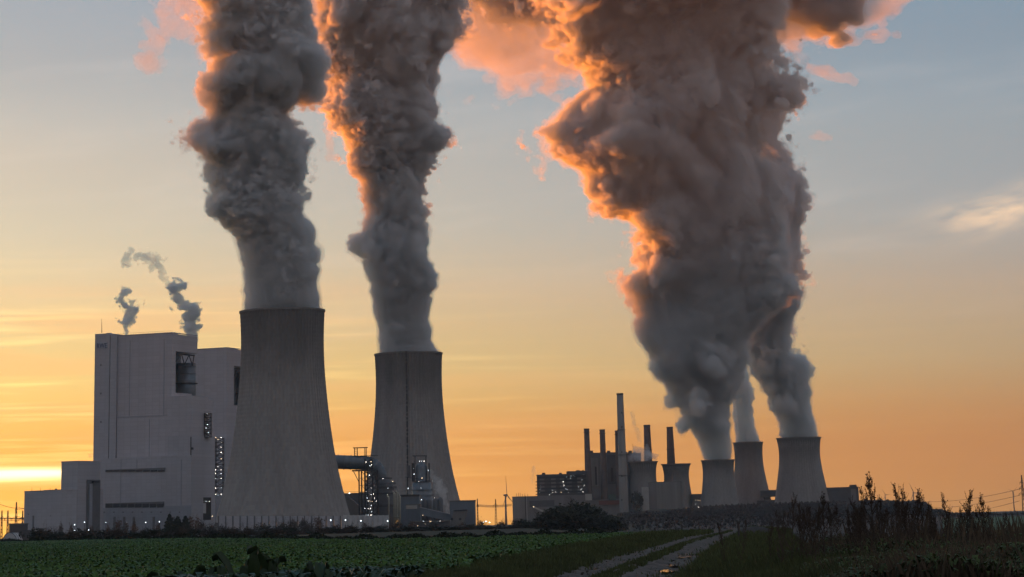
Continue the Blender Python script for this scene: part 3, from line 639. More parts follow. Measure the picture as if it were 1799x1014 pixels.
va, ca = vessel('scrubber', 676, 880, YA - 12, [(19, 930), (19, 905), (20.5, 892), (20.5, 878), (19, 866), (16, 858), (14, 850), (9, 844), (5, 842)], 'dark round scrubber tower under the bend of the ribbed duct', M_CLADD, 'scrubber', rings=((22, 868), (21, 858), (20, 851), (13, 842), (22, 890)))
for a in ((673, 841, 1), (690, 846, 1), (681, 869, 0.8), (681.5, 858, 0.6), (698, 869.5, 0.8)): lamp_at(va, P(a[0], a[1], YA - 30), 0.55 * a[2])
for i, a in enumerate((683, 692, 694.5, 697.5, 700.5, 703)):
    py = (874, 866, 868, 865, 868, 872)[i]
    pr_ = empty('riser_pipe', P(a, 910, YA - 30), ['cream vertical pipe standing alone, left of the cream pipe bundle', 'cream pipe, tall first one of the close bundle by the scrubber', 'cream pipe, second of the close bundle by the scrubber', 'cream pipe, third and tallest of the close bundle by the scrubber', 'cream pipe, fourth of the close bundle by the scrubber', 'cream pipe, last of the close bundle, next to the blue grey shed'][i], 'pipe', 'cream vertical pipes')
    p0, p1 = P(a, 925, YA - 30), P(a, py, YA - 30)
    MB().tube([p0, p1, p1 + Vector((-1.2, 1, 1.3))], 0.62, 8).build('pipe', M_PIPE, pr_)
    for k in range(3): q = p0.lerp(p1, 0.3 + 0.25 * k); MB().tube([q - Vector((0, 0, 0.3)), q + Vector((0, 0, 0.3))], 0.85, 8).build('flange', M_PIPE, pr_)
MB().tube([P(700.5, 870, YA - 34), P(700.3, 846, YA - 34)], [0.22, 0.1], 5)
scaffold('stair_tower', 642, 655, 806, 932, YA - 45, 9, 16, [(643, 812), (652, 811), (653, 817), (650, 818.5), (649, 835), (652, 857.5), (643, 863), (652, 869), (645, 875), (650, 880.5), (654, 881), (647, 880.5), (652, 888), (641, 893.5), (651, 893.5), (647, 893.5), (653, 899), (643, 905), (651, 905), (647, 905), (652, 905), (657, 915), (655.5, 921), (656, 868)], 'steel stair tower full of lamps beside the dark round scrubber', group='steel stair towers', lr=0.46)
scaffold('stair_tower', 655.5, 664, 826, 930, YA - 30, 9, 13, [(661, 880.5), (658, 875), (653, 870)], 'darker narrow steel stair tower right against the scrubber', group='steel stair towers', lr=0.5)
def hall(name, px0, px1, py, Y, depth, mat, label, cat='building', pyb=None, tops=None, group=None, lift=0.0):
    """Flat fronted building facing the camera; returns its root and the front's x range and top."""
    a, b = P(px0, py, Y), P(px1, py, Y); zt = (a.z + b.z) / 2; zb = (G((a.x + b.x) / 2, Y) - 2) if pyb is None else P((px0 + px1) / 2, pyb, Y).z
    root = empty(name, ((a.x + b.x) / 2, Y, zb), label, cat, group)
    MB().box(((a.x + b.x) / 2, Y + depth / 2, zb), (b.x - a.x, depth, zt - zb)).build('wall', mat, root)
    MB().box(((a.x + b.x) / 2, Y + depth / 2, zt), (b.x - a.x + 0.8, depth + 0.8, 0.9)).build('roof', M_RIM, root)
    return root, a.x, b.x, zt
def on_front(root, px0, px1, py0, py1, Y, mat, name, d=0.5):
    a, b = P(px0, py0, Y), P(px1, py1, Y)
    return MB().box(((a.x + b.x) / 2, Y - d / 2 - 0.05, min(a.z, b.z)), (abs(b.x - a.x), d, abs(a.z - b.z))).build(name, mat, root)
h_, xa, xb, zt = hall('pump_house', 603, 640, 868, YA + 30, 40, M_CLADD, 'dark flat roofed shed behind the duct trestle')
for a in (604, 614, 622): MB().bar((P(a, 868, YA + 30).x, YA + 31, zt), (P(a, 868, YA + 30).x, YA + 31, zt + 1.6), 0.12).build('rail_post', M_STEEL, h_)
MB().bar((xa, YA + 31, zt + 1.9), (xb, YA + 31, zt + 1.9), 0.14).build('railing', M_STEEL, h_)
lamp_at(h_, P(614, 866.5, YA + 28), 0.6); lamp_at(h_, P(621.5, 905.5, YA + 20), 0.6); lamp_at(h_, P(613, 867, YA + 28), 0.5)
bk = empty('sloped_bunker', P(620, 900, YA + 5), 'pale bunker with sloping side, between nearest tower and duct trestle', 'bunker')
q = MB(); pl = [P(a, b, YA + 5) for a, b in ((607, 872), (615, 875), (632, 890), (634, 905), (618, 909), (611, 905))]
q.add([tuple(p) for p in pl] + [(p.x, p.y + 20, p.z) for p in pl], [(5, 4, 3, 2, 1, 0), (6, 7, 8, 9, 10, 11)] + [(i, (i + 1) % 6, 6 + (i + 1) % 6, 6 + i) for i in range(6)]); q.build('body', M_OLD, bk)
q = MB(); p0 = P(612, 906, YA + 8); q.box((p0.x + 6, YA + 12, -3), (13, 10, p0.z + 3)); q.build('base', M_CLADD, bk)

YB = 2480
vb, cb = vessel('scrubber', 741, 860, YB, [(20, 930), (20, 880), (17, 872), (17, 850), (11, 846), (10.3, 844), (10.3, 824), (9.6, 819.5), (7.4, 815.6), (4, 813.2), (0.1, 812.4)], 'second scrubber with blue domed head and lamps, before the farther tall tower', M_DUCT, 'scrubber', rings=((21, 872), (19, 862), (16, 847)))
k = mpp(YB)
q = on_front(vb, 723.5, 729.5, 814, 846, YB + 2, M_STEEL, 'frame_panel', 6); on_front(vb, 753, 755.5, 814, 846, YB + 2, M_STEEL, 'frame_panel', 6)
on_front(vb, 715, 722, 818, 838, YB + 8, M_CLADD, 'side_duct', 6)
for a in (728, 730, 747.5, 749): MB().bar(P(a, 816, YB - 6), P(a, 801, YB - 6), 0.25).build('gantry_post', M_STEEL, vb)
MB().bar(P(724.5, 801, YB - 6), P(750, 801, YB - 6), 0.4).build('gantry_beam', M_STEEL, vb)
MB().bar(P(712, 838, YB - 12), P(756, 845, YB - 12), 0.3).build('pipe_rail', M_STEEL, vb)
for a in ((737, 810.3), (741, 810.3), (745, 810.3), (726.5, 823), (727.5, 833), (752.5, 826.5), (732.5, 840.5), (741.5, 840), (735.5, 846), (739.5, 857.5), (738.5, 872.5), (740.5, 878), (763.5, 875), (717, 858)): lamp_at(vb, P(a[0], a[1], YB - 45), 0.5)
h_, *_ = hall('process_shed', 703, 736, 871, YB - 120, 40, M_BLUE, 'blue grey shed right of the cream pipes')
on_front(h_, 702, 737, 869.5, 872, YB - 120.3, M_STEEL, 'fascia', 0.8)
h_, *_ = hall('transfer_house', 713, 738, 888, YB - 180, 26, M_BLUE, 'small pale transfer house at the upper end of the sloping conveyor')
on_front(h_, 713.3, 733, 888.3, 894, YB - 180.3, M_PALE, 'upper_panel', 0.4)
for i, a in enumerate((746, 754, 765, 774)):
    vessel('silo', a, 890, YB - 100, [(4.6, 930), (4.6, 882 - i), (3.8, 879 - i), (1.4, 877 - i), (0.3, 876 - i)], ['dark silo next to the lamps of the second scrubber', 'dark silo, second of the row above the conveyor', 'dark silo, third of the row, with the bright lamp at its top', 'dark silo in the drifting white steam, last of the row'][i], M_CLADD, 'silo', group='dark silos above the conveyor')
cg = empty('conveyor_gallery', P(764, 905, YB - 200), 'enclosed sloping conveyor gallery running down to the dark blue hall', 'conveyor')
a0, a1 = P(738, 898, YB - 200), P(792, 910.5, YB - 200); t_ = 4.1
def slab(a, b, h, dpt): return [(a.x, a.y, a.z - h), (b.x, b.y, b.z - h), (b.x, b.y, b.z + h), (a.x, a.y, a.z + h), (a.x, a.y + dpt, a.z - h), (b.x, b.y + dpt, b.z - h), (b.x, b.y + dpt, b.z + h), (a.x, a.y + dpt, a.z + h)]
BOXF = [(0, 1, 2, 3), (5, 4, 7, 6), (4, 0, 3, 7), (1, 5, 6, 2), (3, 2, 6, 7), (4, 5, 1, 0)]
MB().add(slab(a0, a1, 3.0, 6), BOXF).build('gallery_wall', M_BLUE, cg)
MB().add(slab(a0 + Vector((0, -0.4, 3.2)), a1 + Vector((0, -0.4, 3.2)), 0.25, 6.8), BOXF).build('roof', M_CLAD2, cg)
for t in (0.2, 0.45, 0.7, 0.92):
    p = a0.lerp(a1, t)
    for dx in (-0.8, 0.8): MB().bar((p.x + dx * 2, p.y + 3, -3), (p.x + dx * 0.4, p.y + 3, p.z - 3), 0.3).build('leg', M_STEEL, cg)
h_, *_ = hall('screening_hall', 790, 834, 881, YB - 205, 34, M_BLUE, 'dark blue flat roofed hall at the lower end of the sloping conveyor')
for a in (806, 812, 819, 824): on_front(h_, a, a + 2.2, 879, 881, YB - 195, M_STEEL, 'roof_vent', 3)
ch = empty('loading_chute', P(805, 912, YB - 222), 'pale slanting chute box leaning against the dark blue hall', 'chute')
pl = [P(a, b, YB - 222) for a, b in ((797, 898), (821, 897), (813, 924), (791, 924))]
MB().add([tuple(p) for p in pl] + [(p.x, p.y + 12, p.z) for p in pl], [(3, 2, 1, 0), (4, 5, 6, 7)] + [(i, (i + 1) % 4, 4 + (i + 1) % 4, 4 + i) for i in range(4)]).build('body', M_OLD, ch)
for a in (794, 808.5):
    p = P(a, 914, YB - 222.4); MB().box((p.x, p.y, p.z), (2.0, 0.4, 1.8)).build('hatch', M_STEEL, ch)
MB().bar(P(797, 897, YB - 222.5), P(821, 896, YB - 222.5), 0.5).build('top_rail', M_STEEL, ch)
h_, *_ = hall('service_house', 720, 790, 917, YB - 260, 20, M_OLDD, 'low dark service building under the conveyor gallery')
for a in ((743, 905.5), (744, 916), (755, 916), (757, 916), (747, 921), (773, 915.5), (734, 924)): lamp_at(h_, P(a[0], a[1], YB - 290), 0.42)

# ------------------------------------------------------------------ the old plant
YC = 3800
h_, *_ = hall('boiler_hall', 1033, 1102, 796, YC + 40, 90, M_OLD, 'old boiler hall behind the three brick chimneys', 'power station')
for a, b, c_, d_ in ((1037, 1052, 805, 866), (1066, 1084, 800, 850)): on_front(h_, a, b, c_, d_, YC + 40, M_OLDD if a > 1060 else M_CHIM, 'wall_bay', 2.0)
on_front(h_, 1045, 1049, 820, 852, YC + 37.8, M_DARK, 'tall_window', 0.4); on_front(h_, 1073, 1078, 822, 846, YC + 37.8, M_DARK, 'tall_window', 0.4)
for a in (1036, 1066, 1104): on_front(h_, a, a + 6, 792, 796, YC + 60, M_OLDD, 'roof_house', 6)
MB().bar(P(1112, 795, YC + 60), P(1111.5, 780, YC + 60), 0.25).build('mast', M_STEEL, h_)
h2, *_ = hall('boiler_hall', 1100, 1126, 797, YC + 90, 60, M_OLD, 'old boiler hall section behind the tallest chimney and the small steaming tower', 'power station')
for a in (1103, 1112): on_front(h2, a, a + 5, 794, 797, YC + 100, M_OLDD, 'roof_house', 5)
hb, *_ = hall('lignite_bunker', 943, 1030, 834, YC - 20, 70, M_OLDD, 'dark steel-framed block speckled with lamps, left of the brick chimneys', 'power station')
on_front(hb, 995, 1029, 829, 834, YC - 10, M_OLDD, 'upper_storey', 40)
for a, w_ in ((952, 6), (982, 5), (1012, 7), (1022, 4)): on_front(hb, a, a + w_, 831 if a < 990 else 826.5, 834 if a < 990 else 829, YC + 10, M_STEEL, 'roof_house', 8)
for a in (948, 968, 983, 996, 1014): on_front(hb, a, a + 9, 838, 866, YC - 20, M_CHIM if a in (968, 1014) else M_OLD, 'wall_bay', 0.8)
for k in range(5):
    on_front(hb, 944, 1029, 838 + 6.5 * k, 838.8 + 6.5 * k, YC - 21.2, M_STEEL, 'floor_beam', 0.6)
    on_front(hb, 941, 946, 846 + 5.5 * k, 847.5 + 5.5 * k, YC - 18, M_STEEL, 'side_landing', 6)
rl = random.Random(5)
for k in range(26):
    a = rl.uniform(946, 1027); b = rl.uniform(850, 869) if a < 975 else rl.uniform(834, 869)
    lamp_at(hb, P(a, b, YC - 26), rl.choice((0.3, 0.36, 0.5)), M_LAMPC)
for a in ((989.5, 846.5), (991, 852.5), (1026.5, 853.5), (1024.5, 864), (986, 865), (965.5, 869)): lamp_at(hb, P(a[0], a[1], YC - 26), 0.75, M_LAMP)
h_, *_ = hall('workshop_hall', 900, 1031, 872, YC - 60, 35, M_OLD, 'long low grey hall in front of the lamp-speckled block')
on_front(h_, 901, 924, 874, 917, YC - 60, M_CHIM, 'end_wall', 0.8); on_front(h_, 922, 924.5, 871, 922, YC - 62, M_DARK, 'dark_joint', 0.6); on_front(h_, 924.5, 927, 872, 922, YC - 62, M_PALE, 'corner_pier', 0.8)
on_front(h_, 930, 974, 880, 890, YC - 60, M_OLDD, 'window_band', 0.5)
for a in (907, 911, 914, 918, 922, 927): MB().bar(P(a, 873, YC - 50), P(a, 868 - (a % 3), YC - 50), 0.3).build('roof_pipe', M_STEEL, h_)
MB().add(slab(P(936, 890, YC - 66), P(955, 899, YC - 66), 1.2, 3), BOXF).build('stair_gallery', M_PALE, h_)
lamp_at(h_, P(937.5, 890.5, YC - 70), 0.9)
h_, *_ = hall('conveyor_house', 1028, 1100, 878, YC - 90, 20, M_OLD, 'low hall with a red roof strip at the foot of the brick chimneys')
on_front(h_, 1052, 1092, 880, 886, YC - 90, M_RED, 'red_roof_edge', 3); on_front(h_, 1028, 1040, 868, 879, YC - 91, M_PALE, 'pale_wall', 3); on_front(h_, 1069, 1082, 869, 879, YC - 91, M_GREEN, 'green_wall', 3); on_front(h_, 1040, 1055, 855, 878, YC - 88, M_OLDD, 'dark_wall', 5)
def chimney(px, py, wt, pxb, pyb, wb, Y, label, mat, bands=()):
    t, b = P(px, py, Y), P(pxb, pyb, Y); k = mpp(Y) / 2; zb = G(t.x, Y) - 1
    wb2 = wb + (wb - wt) * (b.z - zb) / (t.z - b.z)
    root = empty('chimney', (t.x, Y, zb), label, 'chimney', 'chimneys of the old plant')
    prof = [(wb2 * k, 0), (wb * k, b.z - zb), (wt * k, t.z - zb)]
    MB().lathe((t.x, Y, zb), prof, 24, True, True).build('shaft', mat, root)
    MB().lathe((t.x, Y, zb), [(wt * k - 0.8, t.z - zb - 2.0), (wt * k + 0.3, t.z - zb - 2.0), (wt * k + 0.3, t.z - zb + 0.4), (wt * k - 0.8, t.z - zb + 0.4)], 24, False).build('cap', M_OLDD, root)
    for y in bands:
        z = P(px, y, Y).z; r = np.interp(z - zb, [0, b.z - zb, t.z - zb], [wb2 * k, wb * k, wt * k])
        MB().lathe((t.x, Y, z), [(r, 0), (r + 1.3, 0), (r + 1.3, 0.6), (r, 0.6)], 24, False).build('gallery', M_STEEL, root)
    return root, t
chimney(1030.5, 753.5, 9.2, 1035, 875, 12.5, YC + 10, 'dark brick chimney farthest from the tallest one, beside the lamp-speckled block', M_BRICK, (760, 830))
chimney(1058, 755, 9.2, 1062, 875, 12.5, YC + 12, 'dark brick chimney in the middle of the boiler hall front', M_BRICK, (762, 830))
chimney(1084.5, 757, 8.5, 1089, 875, 12, YC + 14, 'dark brick chimney mostly hidden behind the tallest chimney', M_BRICK, (764,))
TC, _t = chimney(1089, 691.5, 11.5, 1097, 900, 16.5, YC - 110, 'tallest chimney, pale concrete with darker top half', M_CHIM, (756, 800, 836))
for y in (727, 752, 796, 838, 880):
    p = P(1091, y, YC - 110); MB().box((p.x + 1.0, p.y - 6.2 - (y - 691) * 0.012, p.z), (1.4, 0.8, 2.2)).build('hatch', M_DARK, TC)
chimney(1136.5, 747, 11.5, 1139, 806, 14, YC + 150, 'dark chimney rising behind the small steaming tower', M_BRICK, (790,))
chimney(1176.5, 750.5, 11.0, 1179.5, 813, 14.5, YC + 150, 'dark chimney rising behind the small tower without steam', M_BRICK, (790,))
h_, *_ = hall('blank_hall', 1141, 1201, 847.5, YC - 60, 45, M_CHIM, 'blank grey hall in front of the two small cooling towers')
on_front(h_, 1140, 1155, 849, 905, YC - 60.5, M_OLD, 'dark_end_wall', 0.4); on_front(h_, 1127, 1141, 856, 910, YC - 64, M_PALE, 'pale_pier', 8); on_front(h_, 1197, 1204, 846, 905, YC - 64, M_CHIM, 'corner_pier', 6)
h_, *_ = hall('switch_building', 1215, 1238, 869, YC + 60, 30, M_OLDD, 'low dark building glimpsed between small and streaked cooling towers')
for a in (1222, 1225, 1228, 1231): lamp_at(h_, P(a, 879, YC + 50), 0.45, M_LAMPW)
lamp_at(h_, P(1227, 891, YC + 50), 1.0, M_LAMP); lamp_at(h_, P(1222.5, 886, YC + 50), 0.5, M_LAMP)
h_, *_ = hall('bridge_gallery', 1336, 1374, 862, YC + 230, 20, M_OLDD, 'dark gallery bridging the gap between the two tallest old towers', pyb=873)
for a in (1343, 1366): MB().box((P(a, 880, YC + 235).x, YC + 238, G(P(a, 880, YC + 235).x, YC) - 2), (2.5, 6, P(a, 873, YC + 235).z - G(P(a, 880, YC + 235).x, YC) + 2)).build('pier', M_OLDD, h_)
h_, *_ = hall('low_annex', 1330, 1372, 879.5, YC + 225, 20, M_OLDD, 'low annex under the dark gallery between the old towers'); lamp_at(h_, P(1360, 889.5, YC + 80), 1.2, M_LAMP)
h_, *_ = hall('flat_roofed_hall', 1450, 1508, 857, YC + 90, 60, M_OLDD, 'dark flat roofed hall right of the standing-apart old tower')
on_front(h_, 1492, 1503, 852, 857, YC + 100, M_OLDD, 'roof_house', 14); on_front(h_, 1494.5, 1505, 859, 884, YC + 90, M_OLD, 'pale_bay', 0.8)

# ------------------------------------------------------------------ wind turbines, pylons, lines
def turbine(px, py, pyb, rpx, Y, ang, label, yaw=0.5):
    h = P(px, py, Y); zb = G(h.x, Y) - 1; b = P(px, pyb, Y); k = mpp(Y); R_ = rpx * k
    root = empty('wind_turbine', (h.x, Y, min(zb, b.z)), label, 'wind turbine', 'wind turbines on the horizon')
    MB().tube([(h.x, Y, min(zb, b.z)), (h.x, Y, h.z)], [R_ * 0.045 + 0.6, R_ * 0.02 + 0.5], 12).build('tower', M_CLADD, root)
    dx, dy = sin(yaw), -cos(yaw)
    MB().tube([(h.x - dx * R_ * .10, Y - dy * R_ * .10, h.z), (h.x + dx * R_ * .06, Y + dy * R_ * .06, h.z)], [R_ * 0.04, R_ * 0.045], 8).build('nacelle', M_CLADD, root)
    hub = Vector((h.x + dx * R_ * .08, Y + dy * R_ * .08, h.z)); side = Vector((cos(yaw), sin(yaw), 0))
    MB().ball(hub, R_ * 0.045, 5).build('hub', M_CLADD, root)
    for j in range(3):
        q = ang + j * 2 * pi / 3; d = side * sin(q) + Vector((0, 0, 1)) * cos(q); c_ = side * cos(q) - Vector((0, 0, 1)) * sin(q); nrm = Vector((dx, dy, 0))
        v = []
        for t, wd in ((0.02, 0.035), (0.18, 0.075), (0.5, 0.05), (0.8, 0.03), (1.0, 0.008)):
            for sgn_c, sgn_n in ((-0.35, 0.12), (0.65, 0.0), (-0.35, -0.12)): v.append(hub + d * (R_ * t) + c_ * (R_ * wd * sgn_c) + nrm * (R_ * wd * sgn_n))
        fs = [(3 * i + a, 3 * i + (a + 1) % 3, 3 * i + 3 + (a + 1) % 3, 3 * i + 3 + a) for i in range(4) for a in range(3)] + [(12, 13, 14), (2, 1, 0)]
        MB().add(v, fs, False).build('blade', M_CLADD, root)
    return root
turbine(888, 870, 905, 35, 5200, R(-8), 'wind turbine with one blade upright, in the gap between both plants', 1.25)
turbine(1543.5, 872, 892, 6.5, 7600, R(-60), 'tiniest wind turbine above the distant wood')
turbine(1555, 869.5, 892, 12, 6800, R(-35), 'small wind turbine above the distant wood, second of the three there')
turbine(1604.5, 866, 888, 19, 5600, R(-28), 'larger wind turbine rising behind the rounded end of the distant wood')
turbine(1779.5, 863.5, 905, 13, 5000, R(-70), 'wind turbine standing on the far meadow edge beside the pylon')
tk = P(1786, 903, 4900); MB().box((tk.x, tk.y, tk.z - 12), (7, 6, 16)).box((tk.x - 2, tk.y, tk.z + 4), (2, 3, 2)).build('body', M_OLDD, tag(empty('transformer_hut', (tk.x, tk.y, tk.z - 12)), 'small dark hut at the foot of the far meadow wind turbine', 'hut'))
def pylon(px, py, pyb, Y, w, arms, label, group):
    t, b = P(px, py, Y), P(px, pyb, Y); zb = min(b.z, G(t.x, Y)); k = mpp(Y); h = t.z - zb; hw = w * k / 2
    root = empty('pylon', (t.x, Y, zb), label, 'pylon', group)
    def cs(z):
        f_ = 1 - 0.9 * (z / h); return hw * f_
    for sx in (-1, 1):
        for sy in (-1, 1): MB().bar((t.x + sx * hw, Y + sy * hw, zb), (t.x + sx * 0.3, Y + sy * 0.3, t.z), 0.28).build('leg', M_STEEL, root)
    lt = MB(); nlv = 9
    for i in range(nlv):
        z0, z1 = h * i / nlv, h * (i + 1) / nlv; s_ = (-1) ** i
        lt.bar((t.x - s_ * cs(z0), Y - cs(z0), zb + z0), (t.x + s_ * cs(z1), Y - cs(z1), zb + z1), 0.16); lt.bar((t.x + s_ * cs(z0), Y + cs(z0), zb + z0), (t.x - s_ * cs(z1), Y + cs(z1), zb + z1), 0.16)
    lt.build('lattice', M_STEEL, root)
    for y, l, r in arms:
        a = P(px, y, Y); q = MB(); q.bar((a.x - l * k, Y, a.z), (a.x + r * k, Y, a.z), 0.3); q.bar((a.x - l * k, Y, a.z), (a.x, Y, a.z + 2.2), 0.18); q.bar((a.x + r * k, Y, a.z), (a.x, Y, a.z + 2.2), 0.18); q.build('crossarm', M_STEEL, root)
        for xx in (-l * k, r * k):
            if abs(xx) > 0.5: MB().bar((a.x + xx, Y, a.z), (a.x + xx, Y, a.z - 2.2), 0.2).build('insulator', M_STEEL, root)
    return root
pylon(1794.5, 835, 905, 3000, 5, ((848, 3, 3), (858, 4, 4), (868, 4.5, 4.5)), 'tall lattice pylon at the edge of the far meadow', 'far power line')
pylon(29, 882, 922, 2700, 5, ((894.5, 2, 16), (911, 10, 14)), 'tallest substation mast with a long arm towards the grey hall', 'substation masts')
pylon(14, 897, 922, 2750, 3.4, ((911, 6, 7),), 'small substation mast, second from the photo edge', 'substation masts')
pylon(3.5, 897, 922, 2750, 3.2, ((911, 4, 5),), 'small substation mast at the very edge of the photo', 'substation masts')
pylon(40, 897, 922, 2800, 3.0, ((912, 7, 2),), 'small substation mast right against the low grey hall', 'substation masts')
pylon(838.5, 876, 912, 3300, 2.6, ((888, 1, 2),), 'slim mast beside the dark blue hall', 'switchyard masts')
pylon(870.5, 877, 908, 3400, 4.0, ((888, 4, 4),), 'slim mast between the dark blue hall and the lone wind turbine', 'switchyard masts')
def wire(pts, name, label, cat='power line', r=0.16, group=None):
    q = [Vector(p) for p in pts]; MBx = MB().tube(q, r, 4, True, False); tag(MBx.build(name, M_STEEL, None, q[0]), label, cat, group)
def span(a, b, Ya, Yb, sag, n=16):
    p, q = P(*a, Ya), P(*b, Yb); return [p.lerp(q, i / n) - Vector((0, 0, sag * 4 * (i / n) * (1 - i / n))) for i in range(n + 1)]
for i, (a, b) in enumerate((((1615, 881), (1792.5, 859)), ((1612, 892), (1792, 870)), ((1640, 902), (1791, 880)))):
    wire(span(a, b, 4400, 3000, 5), 'power_cable', ['uppermost sagging cable running to the tall pylon', 'middle sagging cable running to the tall pylon', 'lowest sagging cable running to the tall pylon'][i], r=0.22, group='cables to the tall pylon')
for i, y in enumerate((886.5, 888, 889.5)):
    wire(span((838.5, y), (899, y - 1), 3300, 3500, 1.5), 'power_cable', ['upper switchyard cable across the gap between both plants', 'middle switchyard cable across the gap between both plants', 'lower switchyard cable across the gap between both plants'][i], r=0.25, group='switchyard cables')
for i, (a, b) in enumerate((((-4, 884), (29, 893)), ((-4, 909), (44, 911)), ((-4, 913), (44, 913)))):
    wire(span(a, b, 2720, 2720, 1.0), 'power_cable', ['uppermost cable reaching the tallest substation mast', 'middle busbar cable along the substation masts', 'lowest busbar cable along the substation masts'][i], r=0.2, group='substation cables')

# ------------------------------------------------------------------ yard, tents and lamps left
def arch_tent(px, py, wpx, Y, mat, label):
    c = P(px, 945, Y); k = mpp(Y); w_ = wpx * k / 2; hgt = P(px, py, Y).z - G(c.x, Y) ; zg = G(c.x, Y) - 0.3
    root = empty('arched_shelter', (c.x, Y, zg), label, 'shelter', 'arched shelters by the low hall'); n = 12
    v = [(c.x - w_ * cos(pi * i / n), Y + d, zg + hgt * sin(pi * i / n)) for d in (0, 22) for i in range(n + 1)]
    MB().add(v, [(i, i + 1, n + 2 + i, n + 1 + i) for i in range(n)] + [tuple(range(n, -1, -1)), tuple(range(n + 1, 2 * n + 2))]).build('cover', mat, root)
    for d in (-0.15, 7, 15): MB().tube([(c.x - w_ * 1.01 * cos(pi * i / n), Y + d, zg + hgt * 1.01 * sin(pi * i / n)) for i in range(n + 1)], 0.2, 4).build('hoop', M_STEEL, root)
arch_tent(17, 935, 26, 1700, M_WHITE, 'pale arched shelter at the photo edge, before the low hall'); arch_tent(42, 931, 30, 1720, M_OLDD, 'dark arched shelter right of the pale one')
h_, *_ = hall('flat_shed', 56, 72, 931, 1740, 14, M_WHITE, 'pale low shed between the dark arched shelter and the shrubs')
h_, *_ = hall('site_office', 16, 43, 921.5, 2100, 14, M_OLDD, 'long flat dark hut behind the arched shelters')
def yard_lamp(px, py, Y, label, mat=M_LAMP, r=0.55, group='yard lamps'):
    p = P(px, py, Y); zg = G(p.x, Y) - 0.5; root = empty('yard_lamp', (p.x, Y, zg), label, 'lamp', group)
    MB().tube([(p.x, Y, zg), (p.x, Y, p.z)], 0.12, 6).build('pole', M_STEEL, root); MB().ball(p, r, 4).build('lamp_head', mat, root)
for a in ((131, 932.5, 'bright yard lamp low at the corner of the low hall', 1.0), (155.5, 931.5, 'bright yard lamp low in front of the dark loading bay', 1.0), (131, 922, 'yard lamp higher up at the corner of the low hall', .6), (148.5, 917.5, 'yard lamp against the dark loading bay', .5),
          (186, 918, 'faint yard lamp before the grey plinth, nearest the loading bay', .5), (222, 918, 'faint yard lamp before the middle of the grey plinth', .5), (256, 918, 'faint yard lamp before the right half of the grey plinth', .5), (280, 917, 'yard lamp just left of the dark conifers', .55)):
    yard_lamp(a[0], a[1], 2030, a[2], M_LAMPC, 0.45 * a[3])
for i, a in enumerate(((581, 914), (607, 914), (634, 915), (681, 915.5), (850, 917.5), (854, 916), (860, 918), (898, 929), (919, 929.5))):
    yard_lamp(a[0], a[1], 2000, ['yard lamp at the foot of the nearest tower, over the dark posts', 'yard lamp where the noise wall turns pale', 'yard lamp above the pale noise panels', 'yard lamp at the end of the noise wall', 'yard lamp right of the dark blue hall', 'higher yard lamp right of the dark blue hall', 'third yard lamp right of the dark blue hall', 'low yard lamp left of the dark thicket', 'low yard lamp against the dark thicket'][i], M_LAMPC, 0.34)
# ------------------------------------------------------------------ trees and shrubs
def leaf_cloud(rs, n, ell, size, c=(0, 0, 0), shell=0.55, flat=1.0):
    """n leaf clumps (bent quads) spread through an uneven ellipsoid."""
    d = rs.randn(n, 3); d /= np.linalg.norm(d, axis=1)[:, None]
    lob = 1 + 0.22 * np.sin(d[:, 0] * 4.1 + rs.rand() * 6) * np.sin(d[:, 2] * 3.7 + rs.rand() * 6) + 0.15 * np.sin(d[:, 1] * 7 + 1) 
    r = (shell + (1 - shell) * rs.rand(n)) ** 0.6 * lob
    p = d * r[:, None] * np.array(ell) + np.array(c)
    return quads_at(rs, p, size)
def quads_at(rs, p, size):
    n = len(p); a = rs.randn(n, 3); a /= np.linalg.norm(a, axis=1)[:, None]; b = np.cross(a, rs.randn(n, 3)); b /= np.linalg.norm(b, axis=1)[:, None]
    s_ = size * (0.5 + rs.rand(n, 1)); a = a * s_; b = b * s_ * 0.6
    v = np.stack([p - a, p - b, p + a, p + b], 1).reshape(-1, 3)
    return v, np.arange(4 * n).reshape(n, 4)
def tubes_np(segs, n=3):
    """Tapered sticks [(p0, p1, r0, r1)] as one array mesh."""
    vs_, fs = [], []
    for i, (p, q, r0, r1) in enumerate(segs):
        p, q = np.array(p, float), np.array(q, float); t = q - p; t /= (np.linalg.norm(t) + 1e-9)
        a = np.cross(t, (0.3, 0.9, 0.2)); a /= np.linalg.norm(a); b = np.cross(a, t); o = i * 2 * n
        for c, r in ((p, r0), (q, r1)):
            for k in range(n): vs_.append(c + (a * cos(2 * pi * k / n) + b * sin(2 * pi * k / n)) * r)
        fs += [(o + k, o + (k + 1) % n, o + n + (k + 1) % n, o + n + k) for k in range(n)]
    return np.array(vs_), np.array(fs)
def branch_segs(rs, h, spread, levels=3, kids=5, r=0.03, lean=0.15, start=0.25):
    out = []
    def grow(p, d, L, rad, lv):
        d = d / np.linalg.norm(d); q = p + d * L * 0.5 + rs.randn(3) * L * 0.03; e = q + (d + rs.randn(3) * 0.12) * L * 0.5
        out.append((p, q, rad, rad * 0.75)); out.append((q, e, rad * 0.75, rad * 0.4))
        if lv >= levels: return
        for _ in range(kids):
            t = start + (1 - start) * rs.rand(); s_ = p + (e - p) * t; nd = d + rs.randn(3) * spread; nd[2] = abs(nd[2]) + 0.15
            grow(s_, nd, L * (0.35 + 0.25 * rs.rand()), rad * 0.5, lv + 1)
    grow(np.zeros(3), np.array([rs.randn() * lean, rs.randn() * lean, 1.0]), h, h * r, 1)
    return out
